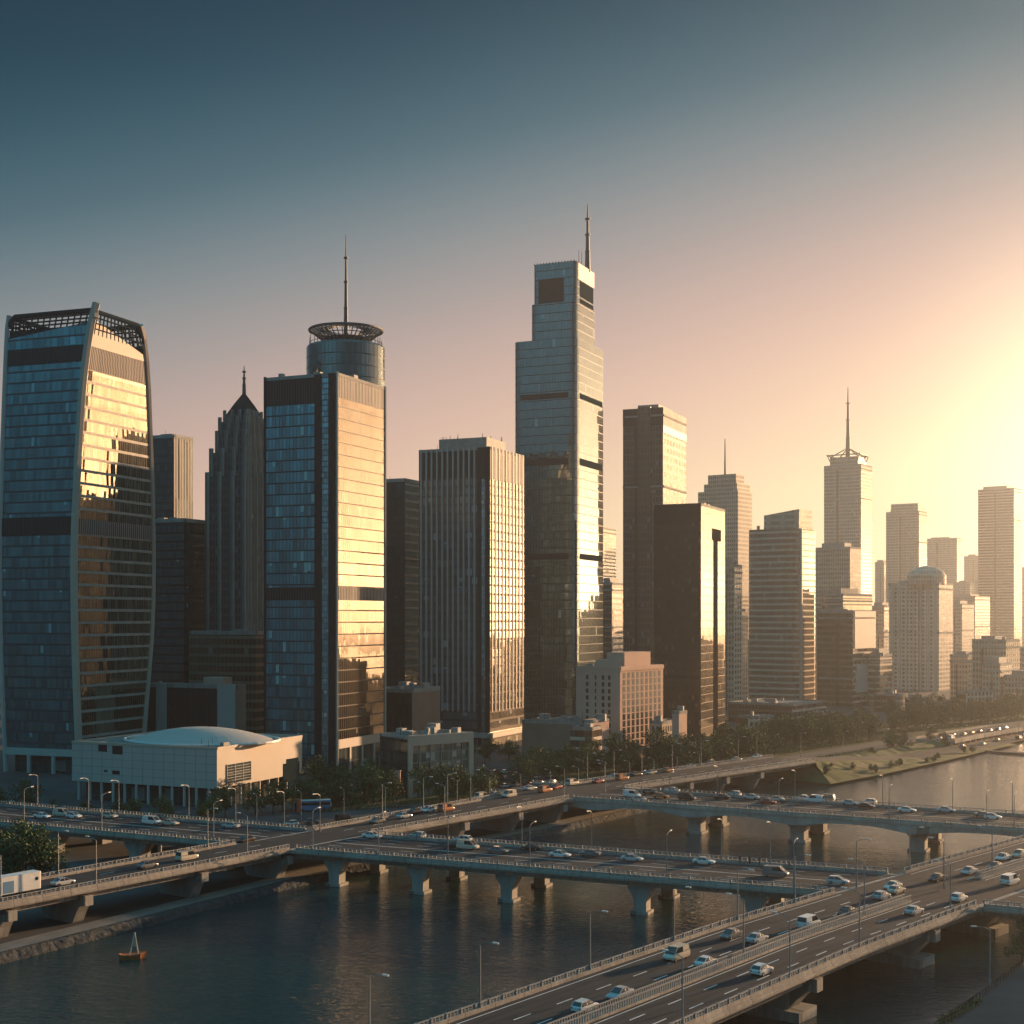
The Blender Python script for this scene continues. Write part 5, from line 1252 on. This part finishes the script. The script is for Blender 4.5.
# ================================================================== vehicles
def car_mesh(kind):
    """returns body, glass, lights as MBs; length along +x, wheels on z=0"""
    L, Wd = {'sedan': (4.6, 1.8), 'hatch': (4.1, 1.78), 'van': (4.9, 1.95)}[kind]
    h = L / 2
    if kind == 'sedan':
        low = [(-h, .45, .78, .74), (-h + .15, .32, .92, .84), (-h + .9, .24, .98, .9), (-.9, .22, .95, .9), (.7, .22, .93, .9), (h - .5, .26, .82, .86), (h - .1, .34, .7, .78), (h, .45, .58, .66)]
        cab = [(-1.55, .97, .72), (-.85, 1.40, .60), (.25, 1.43, .60), (1.15, .93, .74)]
    elif kind == 'hatch':
        low = [(-h, .42, .85, .76), (-h + .12, .32, 1.0, .84), (-h + .8, .24, 1.0, .9), (-.5, .22, .98, .9), (.7, .22, .95, .9), (h - .5, .26, .86, .86), (h - .1, .34, .72, .78), (h, .45, .6, .66)]
        cab = [(-h + .12, 1.0, .74), (-h + .6, 1.46, .62), (.1, 1.52, .62), (1.05, .95, .74)]
    else:
        low = [(-h, .4, 1.1, .84), (-h + .08, .3, 1.15, .93), (-h + .8, .24, 1.15, .95), (-.5, .22, 1.12, .95), (1.2, .22, 1.1, .95), (h - .5, .26, .98, .9), (h - .1, .34, .8, .84), (h, .45, .66, .7)]
        cab = [(-h + .1, 1.14, .82), (-h + .3, 1.92, .74), (.8, 1.95, .74), (1.75, 1.06, .78)]
    k = Wd / 1.8
    body = MB(); secs = []
    for x, zb, zt_, w in low:
        w *= k; secs.append([(x, -w * .96, zb), (x, -w, (zb + zt_) * .5), (x, -w * .95, zt_ - .06), (x, -w * .82, zt_), (x, w * .82, zt_), (x, w * .95, zt_ - .06), (x, w, (zb + zt_) * .5), (x, w * .96, zb)])
    for A, B_ in zip(secs, secs[1:]):
        for i in range(8): body.face([A[i], B_[i], B_[(i + 1) % 8], A[(i + 1) % 8]][::-1])
    body.face(secs[0]); body.face(secs[-1][::-1])
    c = []
    for x, z, w in cab: c.append(((x, -w * k, z), (x, w * k, z)))
    glass = MB()
    (r0a, r0b), (r1a, r1b), (r2a, r2b), (r3a, r3b) = c
    glass.face([r0b, r0a, r1a, r1b]); glass.face([r2b, r2a, r3a, r3b])
    mid = .3
    b1a, b1b = (r1a[0] + .0, -.8 * k * 1.02, low[3][2] - .0), (r1a[0], .8 * k * 1.02, low[3][2]); b2a, b2b = (r2a[0], -.8 * k * 1.02, low[4][2]), (r2a[0], .8 * k * 1.02, low[4][2])
    for a in ((r0a, b1a, r1a), (b1a, b2a, r2a, r1a), (b2a, r3a, r2a)): glass.face(list(a))
    for a in ((b1b, r0b, r1b), (b2b, b1b, r1b, r2b), (r3b, b2b, r2b)): glass.face(list(a))
    top = MB(); e = .03
    top.face([(r1a[0] - .05, r1a[1] - e, r1a[2] + e), (r2a[0] + .05, r2a[1] - e, r2a[2] + e), (r2b[0] + .05, r2b[1] + e, r2b[2] + e), (r1b[0] - .05, r1b[1] + e, r1b[2] + e)])
    top.face([(r1b[0] - .05, r1b[1] + e, r1b[2] - .04), (r2b[0] + .05, r2b[1] + e, r2b[2] - .04), (r2a[0] + .05, r2a[1] - e, r2a[2] - .04), (r1a[0] - .05, r1a[1] - e, r1a[2] - .04)])
    ra = [(r1a[0] - .05, r1a[1] - e), (r2a[0] + .05, r2a[1] - e), (r2b[0] + .05, r2b[1] + e), (r1b[0] - .05, r1b[1] + e)]
    top.prism(ra, r1a[2] - .04, r1a[2] + e, top=False)
    for p, q in ((r0a, r1a), (r0b, r1b), (r3a, r2a), (r3b, r2b)): top.tube(p, q, .05, .05, 4)
    for sgn, (lo, hi) in ((-1, (b1a, r1a)), (1, (b1b, r1b))):
        x = (r1a[0] + r2a[0]) / 2 + .1; top.tube((x, lo[1], lo[2]), (x, hi[1], hi[2]), .05, .045, 4)
    if kind == 'van':     # closed load space
        top.face([(r0a[0] - .02, r0a[1], r0a[2] + .1), (b1a[0] + 1.6, b1a[1] - .03, b1a[2] + .05), (b1a[0] + 1.6, r1a[1] - .03, r1a[2]), (r1a[0], r1a[1] - .03, r1a[2])])
        top.face([(r1b[0], r1b[1] + .03, r1b[2]), (b1b[0] + 1.6, r1b[1] + .03, r1b[2]), (b1b[0] + 1.6, b1b[1] + .03, b1b[2] + .05), (r0b[0] - .02, r0b[1], r0b[2] + .1)])
    return body, glass, top, L, Wd, low
def wheel_mb(r_, w):
    mb = MB(); n = 14
    mb.tube((0, -w / 2, 0), (0, w / 2, 0), r_, r_, n); return mb
shared = {}
def car_proto(kind, detailed):
    body, glass, top, L, Wd, low = car_mesh(kind); h = L / 2
    if not detailed:
        mb = MB()
        for src, mi in ((body, 0), (top, 0), (glass, 1)):
            mb.cur = mi; i = 0
            for f_ in src.f: mb.face([src.v[q] for q in f_], [src.uv[q] for q in f_])
        mb.cur = 2
        for sx in (-h + .85, h - .85):
            for sy in (-1, 1): mb.tube((sx, sy * (Wd / 2 - .2), .32), (sx, sy * (Wd / 2 - .01), .32), .32, .32, 10)
        return mb.build('car', [M['car'], M['cglass'], M['tyre']])
    root = bpy.data.objects.new('car', None); C.objects.link(root)
    body.build('body', M['car'], root); glass.build('window', M['cglass'], root); top.build('roof', M['car'], root)
    for sx in (-h + .85, h - .85):
        for sy in (-1, 1):
            mb = MB(); mb.tube((sx, sy * (Wd / 2 - .22), .32), (sx, sy * (Wd / 2 + .01), .32), .33, .33, 14); wl = mb.build('wheel', M['tyre'], root)
            mb = MB(); mb.tube((sx, sy * (Wd / 2), .32), (sx, sy * (Wd / 2 + .025), .32), .2, .19, 10); mb.build('rim', M['rail'], wl)
    for sy in (-1, 1):
        mb = MB(); mb.box((h - .1, sy * .58 * Wd / 1.8, .62), (.2, .34, .13)); mb.build('headlight', M['headlight'], root)
        mb = MB(); mb.box((-h + .05, sy * .62 * Wd / 1.8, .76), (.14, .26, .16)); mb.build('taillight', M['taillight'], root)
    return root
protos = {}
COL = dict(white=(.75, .74, .72), silver=(.48, .49, .5), black=(.02, .021, .023), grey=(.16, .165, .17), blue=(.06, .13, .26), orange=(.5, .16, .05), red=(.35, .03, .02), cream=(.62, .53, .42))
ccount = {}
def car(x, y, z, an, kind, col, place, detailed=True):
    key = (kind, detailed)
    if key not in protos: o = protos[key] = car_proto(kind, detailed)
    else: o = copy_tree(protos[key])
    o.location = (x, y, z); o.rotation_euler.z = an
    def paint(q):
        q.color = (*COL[col], 1)
        for ch in q.children: paint(ch)
    paint(o)
    nm = {'sedan': 'saloon car', 'hatch': 'hatchback car', 'van': 'minivan'}[kind]
    kk = (col, nm, place); ccount[kk] = ccount.get(kk, 0) + 1
    o['_n'] = ccount[kk]; o['_k'] = '|'.join(kk)
    allcars.append(o)
    o['category'] = 'van' if kind == 'van' else 'car'; o['group'] = 'vehicles on the roads and bridges'
allcars = []
def road_angle(key, x, y):
    r = ROADS[key]; i = min(range(len(r['near']) - 1), key=lambda q: math.dist(r['near'][q], (x, y))); a, b_ = r['near'][i], r['near'][i + 1]
    return math.atan2(b_[1] - a[1], b_[0] - a[0])
def cars(key, place, lst, detailed=True, flip=False):
    for (px, py, kind, col, dr) in lst:
        z = ROADS[key]['z'] + .02; x, y = G(px, py, z); car(x, y, z, road_angle(key, x, y) + (math.pi if dr < 0 else 0), kind, col, place, detailed)
cars('front', 'on the dual carriageway', [(585, 1011, 'hatch', 'white', 1), (620, 998, 'sedan', 'silver', -1), (676, 959, 'van', 'cream', -1), (706, 966, 'sedan', 'white', 1), (762, 974, 'hatch', 'white', 1), (731, 938, 'sedan', 'grey', -1), (757, 942, 'sedan', 'silver', 1), (809, 927, 'van', 'white', 1), (847, 915, 'sedan', 'black', -1),
    (893, 889, 'sedan', 'white', -1), (882, 899, 'hatch', 'silver', 1), (896, 893, 'sedan', 'cream', 1), (914, 914, 'sedan', 'silver', 1), (959, 901, 'hatch', 'white', 1), (937, 881, 'sedan', 'black', -1), (969, 874, 'sedan', 'silver', -1), (995, 869, 'sedan', 'grey', -1), (1010, 884, 'van', 'white', 1), (1003, 860, 'sedan', 'white', -1), (1019, 857, 'hatch', 'cream', -1)])
cars('cross', 'on the straight bridge', [(42, 818, 'sedan', 'white', 1), (62, 816, 'van', 'cream', 1), (74, 818, 'hatch', 'white', 1), (60, 811, 'sedan', 'black', -1), (110, 818, 'hatch', 'cream', 1), (152, 824, 'van', 'white', 1), (170, 825, 'sedan', 'cream', 1), (161, 821, 'hatch', 'black', 1), (231, 828, 'sedan', 'silver', -1), (372, 838, 'sedan', 'white', 1), (417, 838, 'hatch', 'white', -1), (456, 848, 'sedan', 'black', -1), (468, 849, 'van', 'cream', 1), (463, 842, 'hatch', 'white', -1), (498, 853, 'sedan', 'grey', 1), (531, 850, 'sedan', 'black', -1), (560, 857, 'sedan', 'white', 1), (632, 861, 'sedan', 'silver', 1), (704, 864, 'sedan', 'white', 1), (776, 876, 'van', 'grey', 1), (590, 856, 'sedan', 'grey', -1), (838, 884, 'hatch', 'silver', 1)])
cars('hump', 'on the farthest bridge', [(632, 797, 'van', 'white', 1), (638, 801, 'sedan', 'silver', -1), (650, 794, 'hatch', 'black', 1), (661, 798, 'sedan', 'orange', 1), (687, 800, 'van', 'black', 1), (672, 792, 'sedan', 'white', -1), (722, 799, 'sedan', 'black', -1), (734, 796, 'hatch', 'white', -1), (751, 799, 'sedan', 'silver', -1), (768, 804, 'sedan', 'red', 1), (776, 801, 'sedan', 'cream', -1), (803, 800, 'sedan', 'white', -1), (815, 802, 'van', 'white', -1), (826, 801, 'van', 'grey', -1), (850, 805, 'sedan', 'silver', 1), (866, 808, 'sedan', 'black', 1), (869, 804, 'hatch', 'white', -1), (907, 812, 'sedan', 'white', 1), (946, 812, 'sedan', 'silver', 1), (984, 817, 'sedan', 'grey', 1), (993, 819, 'hatch', 'white', 1)], False)
cars('river', 'on the curved viaduct', [(63, 885, 'sedan', 'silver', 1), (147, 868, 'sedan', 'grey', 1), (187, 860, 'van', 'cream', 1), (246, 842, 'sedan', 'black', -1), (377, 823, 'sedan', 'grey', -1), (404, 818, 'sedan', 'silver', 1), (414, 814, 'hatch', 'black', -1), (428, 812, 'hatch', 'white', -1), (446, 811, 'van', 'orange', 1), (482, 799, 'van', 'cream', 1), (495, 797, 'sedan', 'black', 1), (509, 797, 'van', 'cream', -1), (530, 790, 'sedan', 'silver', 1), (545, 792, 'van', 'orange', 1), (556, 789, 'sedan', 'red', -1), (572, 785, 'van', 'cream', 1), (598, 783, 'sedan', 'red', 1), (614, 778, 'sedan', 'white', -1), (622, 780, 'van', 'orange', 1), (636, 776, 'sedan', 'black', 1), (651, 774, 'sedan', 'cream', -1), (668, 772, 'hatch', 'orange', 1), (690, 768, 'sedan', 'silver', -1), (712, 764, 'sedan', 'black', 1), (737, 761, 'hatch', 'cream', 1), (757, 758, 'sedan', 'white', -1)], False)
rn = random.Random(8)
cl = ['white', 'silver', 'black', 'grey', 'cream', 'white', 'blue', 'red']
for k in range(18):
    p = lerp(lerp(lot[0], lot[1], (k % 6 + .5) / 6), lerp(lot[3], lot[2], (k % 6 + .5) / 6), .12 + .33 * (k // 6))
    car(*p, GZ + .03, R(60) + rn.uniform(-.08, .08), rn.choice(['sedan', 'hatch', 'van']), rn.choice(cl), 'parked beside the finned tower', False)
for k, ((x, y), an) in enumerate(along(offset_line([(-200, 419), (-130, 392), (-74, 373.5)], 4), 8.5)):
    if rn.random() < .8: car(x, y + rn.uniform(-2, 2), GZ + .03, an, rn.choice(['sedan', 'hatch', 'van']), rn.choice(cl), 'on the street before the domed hall', False)
for k, ((x, y), an) in enumerate(along(offset_line([(-66, 373.5), (-30, 395), (20, 440), (75, 500)], 4), 8.0)):
    if rn.random() < .75: car(x + rn.uniform(-3, 3), y, GZ + .03, an + (math.pi if rn.random() < .5 else 0), rn.choice(['sedan', 'hatch', 'van']), rn.choice(cl), 'on the street behind the curved viaduct', False)
for k, ((x, y), an) in enumerate(along(offset_line(drive, 6), 13)):
    if y < 1000 and rn.random() < .8: car(x + rn.uniform(-4, 4), y, GZ + .05, an + (math.pi if rn.random() < .5 else 0), rn.choice(['sedan', 'hatch', 'van']), rn.choice(cl), 'on the riverside drive', False)
for (px, py, kind, col) in ((8, 803, 'sedan', 'white'), (190, 846, 'van', 'black'), (176, 843, 'sedan', 'grey'), (53, 834, 'van', 'white')):
    car(*G(px, py, GZ), GZ + .02, R(-25), kind, col, 'on the ground beneath the straight bridge', False)
# every car gets its place among the cars it could be taken for
bykey = {}
for o in allcars: bykey.setdefault(o['_k'], []).append(o)
for k_, lst in bykey.items():
    lst.sort(key=lambda o: o.location[0] / o.location[1]); col, nm, place = k_.split('|')
    for i, o in enumerate(lst):
        o['label'] = f'{col} {nm} {place}' + ('' if len(lst) == 1 else f', {ordinal(i + 1)} such from the left')
        del o['_k']; del o['_n']

# white box truck on the viaduct
z = ROADS['river']['z'] + .02; x, y = G(14, 896, z); an = road_angle('river', x, y) + math.pi
t = thing('box_truck', 'white box truck with a blue side panel on the curved viaduct', 'truck', (x, y, z))
t.rotation_euler.z = 0
def bx(c, size, rz=an): 
    mb = MB(); cs, sn = math.cos(rz), math.sin(rz); mb.box((x + c[0] * cs - c[1] * sn, y + c[0] * sn + c[1] * cs, z + c[2]), size, rz); return mb
def rbox(name, mt, c, size, rad):
    mb = MB(); cs, sn = math.cos(an), math.sin(an); hx, hy = size[0] / 2, size[1] / 2
    pl = rounded([(-hx, -hy), (hx, -hy), (hx, hy), (-hx, hy)], rad, 4); pl = [(x + (c[0] + p[0]) * cs - (c[1] + p[1]) * sn, y + (c[0] + p[0]) * sn + (c[1] + p[1]) * cs) for p in pl]
    mb.prism(pl, z + c[2] - size[2] / 2, z + c[2] + size[2] / 2, bottom=True); return mb.build(name, mt, t)
rbox('cargo_box', M['white'], (-.6, 0, 2.35), (8.6, 2.5, 3.1), .35); rbox('chassis', M['dark'], (0, 0, .72), (10.6, 2.1, .4), .1)
rbox('cab', M['white'], (4.8, 0, 1.85), (2.0, 2.4, 2.1), .3); bx((5.7, 0, 2.3), (.3, 2.1, .9)).build('windscreen', M['cglass'], t)
for sy in (-1.26, 1.26): bx((2.0, sy, 2.0), (2.2, .04, 2.1)).build('side_panel', M['blue'], t)
cs, sn = math.cos(an), math.sin(an)
for sy in (-1, 1):
    mb = MB(); c = (-3.9, sy * 1.262); p = (x + c[0] * cs - c[1] * sn, y + c[0] * sn + c[1] * cs); q = (p[0] - sn * .03 * sy, p[1] + cs * .03 * sy)
    mb.tube((*p, z + 2.7), (*q, z + 2.7), .32, .32, 14); mb.build('round_emblem', M['dark'], t)
for wx in (4.3, -2.2, -3.4):
    for sy in (-1.0, 1.0):
        a = (x + wx * cs - (sy * .82) * sn, y + wx * sn + (sy * .82) * cs); b_ = (x + wx * cs - (sy * 1.15) * sn, y + wx * sn + sy * 1.15 * cs)
        mb = MB(); mb.tube((*a, z + .5), (*b_, z + .5), .5, .5, 14); mb.build('wheel', M['tyre'], t)

# blue and white bus waiting below the blue glass tower
x, y = G(312, 811, GZ); z = GZ + .03; an = R(15)
t = thing('bus', 'pale blue bus standing by the lawn below the blue glass tower', 'bus', (x, y, z))
rbox('body', M['blue'], (0, 0, 1.75), (11, 2.5, 2.7), .3); rbox('window_band', M['cglass'], (0, 0, 2.2), (10.6, 2.54, .9), .3); rbox('roof', M['white'], (0, 0, 3.15), (10.8, 2.4, .2), .3)
cs, sn = math.cos(an), math.sin(an)
for wx in (3.4, -3.2):
    for sy in (-1.0, 1.0):
        a = (x + wx * cs - (sy * .85) * sn, y + wx * sn + sy * .85 * cs); b_ = (x + wx * cs - sy * 1.27 * sn, y + wx * sn + sy * 1.27 * cs)
        mb = MB(); mb.tube((*a, z + .48), (*b_, z + .48), .48, .48, 12); mb.build('wheel', M['tyre'], t)

# ================================================================== small things
# billboard beside the glass pavilion
x, y = G(395, 800, GZ); t = thing('billboard', 'blank pink square billboard on a post beside the glass pavilion', 'billboard', (x, y, GZ))
zc = zz(777, y); mb = MB(); mb.box((x, y, zc), (3.6, .5, 3.9), R(-15)); mb.build('panel', M['pink'], t)
mb = MB(); mb.tube((x, y + .1, GZ), (x, y + .1, zc), .2, .2, 8); mb.build('post', M['lamp'], t)
mb = MB(); mb.box((x, y, zc + 2.05), (3.9, .7, .2), R(-15)); mb.build('top_edge', M['rail'], t)
def kiosk(name, label, px, py, w, h, mt, cat):
    x, y = G(px, py, GZ); t = thing(name, label, cat, (x, y, GZ)); d_ = w * .7
    mb = MB(); mb.box((x, y, GZ + h / 2), (w, d_, h), R(-25)); mb.build('body', mt, t)
    mb = MB(); mb.box((x, y, GZ + h + .1), (w + .3, d_ + .3, .22), R(-25)); mb.build('roof', mt, t)
    mb = MB(); c, s = math.cos(R(-25)), math.sin(R(-25)); mb.box((x + s * (d_ / 2), y - c * (d_ / 2), GZ + h * .4), (w * .3, .1, h * .7), R(-25)); mb.build('door', M['dark'], t)
kiosk('container', 'rust-orange container standing beneath the straight bridge', 138, 858, 2.6, 4.4, M['orange'], 'container')
kiosk('kiosk', 'small white-edged hut beside the rust-orange container', 153, 856, 3.4, 2.7, M['dark'], 'hut')
kiosk('kiosk', 'small orange stall below the lit wall of the domed hall', 297, 812, 1.9, 3.6, M['orange'], 'stall')
kiosk('kiosk', 'small orange-roofed stall on the street before the domed hall', 166, 815, 2.4, 2.6, M['orange'], 'stall')
x, y = G(156, 855, GZ); mb = MB(); 
for a in (-1.7, 1.7): mb.box((x + a, y - 2.2, GZ + 1.4), (.3, .3, 2.8))
mb.box((x, y - 2.2, GZ + 2.9), (3.8, .4, .35)); tag(mb.build('gate_frame', M['white']), 'white portal frame standing before the small hut under the straight bridge', 'gate')

# navigation buoy: a boat-shaped orange float with a pale pyramid daymark
x, y = G(133, 959, WZ); t = thing('channel_buoy', 'orange boat-shaped buoy with a pale pyramid daymark floating on the dark river', 'buoy', (x, y, WZ))
mb = MB(); st_ = [(-2.3, .45, 1.0, .1), (-1.7, .9, .9, -.2), (-.3, 1.05, .85, -.3), (1.2, .85, .95, -.2), (2.2, .15, 1.25, .2)]; secs = []
ha = R(15); ro_ = lambda a, b_: (x + a * math.cos(ha) - b_ * math.sin(ha), y + a * math.sin(ha) + b_ * math.cos(ha))
for a, w, zt_, zb_ in st_: zt_ += WZ; zb_ += WZ; secs.append([(*ro_(a, -w), zt_), (*ro_(a, -w * .75), zb_ + .1), (*ro_(a, 0), zb_), (*ro_(a, w * .75), zb_ + .1), (*ro_(a, w), zt_)])
for A_, B_ in zip(secs, secs[1:]):
    for i in range(4): mb.face([A_[i], B_[i], B_[i + 1], A_[i + 1]][::-1])
    mb.face([(*A_[0][:2], A_[0][2] - .1), (*B_[0][:2], B_[0][2] - .1), (*B_[4][:2], B_[4][2] - .1), (*A_[4][:2], A_[4][2] - .1)])
mb.face(secs[0]); mb.build('float', M['rust'], t)
top = (.25, 0, 4.1); legs = [(-.5, -.45), (.85, -.45), (.85, .45), (-.5, .45)]
for lx, ly in legs:
    mb = MB(); mb.tube((*ro_(lx, ly), WZ + .8), (*ro_(top[0] + (lx - .15) * .12, ly * .12), WZ + top[2]), .13, .09, 6); mb.build('leg', M['sail'], t)
for i, j in ((0, 1), (1, 2), (2, 3), (3, 0)):
    P_ = lambda k, q: (*ro_(legs[k][0] + (top[0] - legs[k][0]) * q * .9, legs[k][1] * (1 - q * .9)), WZ + .8 + (top[2] - .8) * q)
    mb = MB(); mb.face([P_(i, .42), P_(j, .42), P_(j, .88), P_(i, .88)]); mb.face([P_(i, .89), P_(j, .89), P_(j, .43), P_(i, .43)]); mb.build('daymark_panel', M['sail'], t)
mb = MB(); mb.tube((*ro_(.25, 0), WZ + 4.0), (*ro_(.25, 0), WZ + 4.5), .2, .14, 8); mb.build('lantern', M['rail'], t)

# people on the far walkway of the straight bridge
def person(x, y, z, an, label, stride):
    v = [(0, 0, .95), (0, 0, 1.2), (0, 0, 1.45), (0, 0, 1.56), (.02, 0, 1.68), (.02, 0, 1.76), (-.02 + stride * .5, .1, .5), (-.05 + stride, .1, .04), (.1 + stride, .1, .02), (-.02 - stride * .5, -.1, .5), (-.05 - stride, -.1, .04), (.1 - stride, -.1, .02),
         (0, .2, 1.42), (-.03 - stride * .4, .25, 1.14), (.02 - stride * .7, .25, .88), (0, -.2, 1.42), (-.03 + stride * .4, -.25, 1.14), (.02 + stride * .7, -.25, .88), (0, .1, .9), (0, -.1, .9)]
    e = [(0, 1), (1, 2), (2, 3), (3, 4), (4, 5), (0, 18), (18, 6), (6, 7), (7, 8), (0, 19), (19, 9), (9, 10), (10, 11), (2, 12), (12, 13), (13, 14), (2, 15), (15, 16), (16, 17)]
    rad = [.14, .13, .15, .06, .1, .08, .075, .05, .045, .075, .05, .045, .065, .05, .035, .065, .05, .035, .09, .09]
    me = bpy.data.meshes.new('person'); me.from_pydata(v, e, []); o = bpy.data.objects.new('person', me); C.objects.link(o)
    me.materials.append(M['cloth'])
    s = o.modifiers.new('skin', 'SKIN'); 
    me.skin_vertices.new() if not me.skin_vertices else None
    for q, r_ in zip(me.skin_vertices[0].data, rad): q.radius = (r_, r_ * .85); 
    me.skin_vertices[0].data[0].use_root = True
    sb = o.modifiers.new('subdivision', 'SUBSURF'); sb.levels = 1; sb.render_levels = 1
    o.location = (x, y, z); o.rotation_euler.z = an; tag(o, label, 'person', 'people on the straight bridge')
r = ROADS['cross']; line = offset_line(r['far'], -.95)
for px, lab, sd in ((737, 'person in dark clothes just left of the group by the straight bridge rail', .05), (742, 'leftmost person of the group standing by the straight bridge rail', .04), (747, 'second person from the left in the group by the straight bridge rail', .14), (751, 'third person from the left in the group by the straight bridge rail', .06), (755, 'rightmost person of the group standing by the straight bridge rail', .18)):
    i = nearest_i(line, px); person(*line[i], r['z'] + .02, R(rn.uniform(0, 360)), lab, sd)
for px, lab in ((785, 'person walking alone right of the group by the straight bridge rail'), (466, 'person walking by the far rail near the middle of the straight bridge')):
    i = nearest_i(line, px); person(*line[i], r['z'] + .02, R(-25), lab, .2)

# elevated riverside road far right, on short columns
vl = [G(955, 741, 8.0), G(985, 735, 8.0), G(1024, 728.5, 8.0), G(1060, 724, 8.0)]
vl = resample(vl, 4); c = lerp(vl[0], vl[-1], .5)
t = thing('elevated_road', 'low elevated riverside road on a row of short pale columns at the right border', 'elevated road', (c[0], c[1], GZ))
mb = MB(); ribbon(mb, vl, 0, 18, 6.9, 8.0); mb.build('deck', M['concrete'], t); mb = MB(); strip(mb, offset_line(vl, .4), offset_line(vl, 17.6), 8.02); mb.build('road_surface', M['asphalt'], t)
for o_ in (.2, 17.8): mb = MB(); ribbon(mb, vl, o_ - .15, o_ + .15, 7.95, 8.9); mb.build('parapet', M['concrete'], t)
for (x, y), an in along(offset_line(vl, 1.5), 7.5):
    mb = MB(); mb.box((x, y, 4.9), (.9, 1.2, 4.1), an); mb.build('column', M['concrete'], t)
for k, ((x, y), an) in enumerate(along(offset_line(vl, 6), 10)):
    if k < 9: car(x, y + rn.uniform(-3, 6), 8.03, an, 'van' if k == 1 else 'sedan', ['cream', 'white', 'silver', 'grey', 'orange', 'red', 'blue', 'black', 'cream'][k], 'on the low elevated riverside road', False); o = allcars[-1]; o['label'] = ['first', 'second', 'third', 'fourth', 'fifth', 'sixth', 'seventh', 'eighth', 'ninth'][k] + f' vehicle from the left end of the low elevated riverside road'; del o['_k']; del o['_n']
# thin breakwater across the far water
bw = [G(968, 751, WZ), G(1000, 754, WZ), G(1060, 758, WZ)]; mb = MB(); ribbon(mb, resample(bw, 5), 0, 4, 2, WZ + .9); struct(mb.build('breakwater', M['stone']))

# ================================================================== air
hb = MB(); X0, X1, Y0, Y1 = -3500, 4500, -800, 6000
hb.prism([(X0, Y0), (X1, Y0), (X1, Y1), (X0, Y1)], -2.5, 262, bottom=True)
m = bpy.data.materials.new('haze_air'); m.use_nodes = True; nt = m.node_tree; nt.nodes.clear()
pv = node(nt, 'ShaderNodeVolumePrincipled'); pv.inputs['Color'].default_value = (0.88, 0.92, 0.98, 1); pv.inputs['Density'].default_value = 0.00014; pv.inputs['Anisotropy'].default_value = 0.82
mo = node(nt, 'ShaderNodeOutputMaterial'); nt.links.new(pv.outputs[0], mo.inputs['Volume'])
hz_ = hb.build('haze', m); hz_['kind'] = 'stuff'
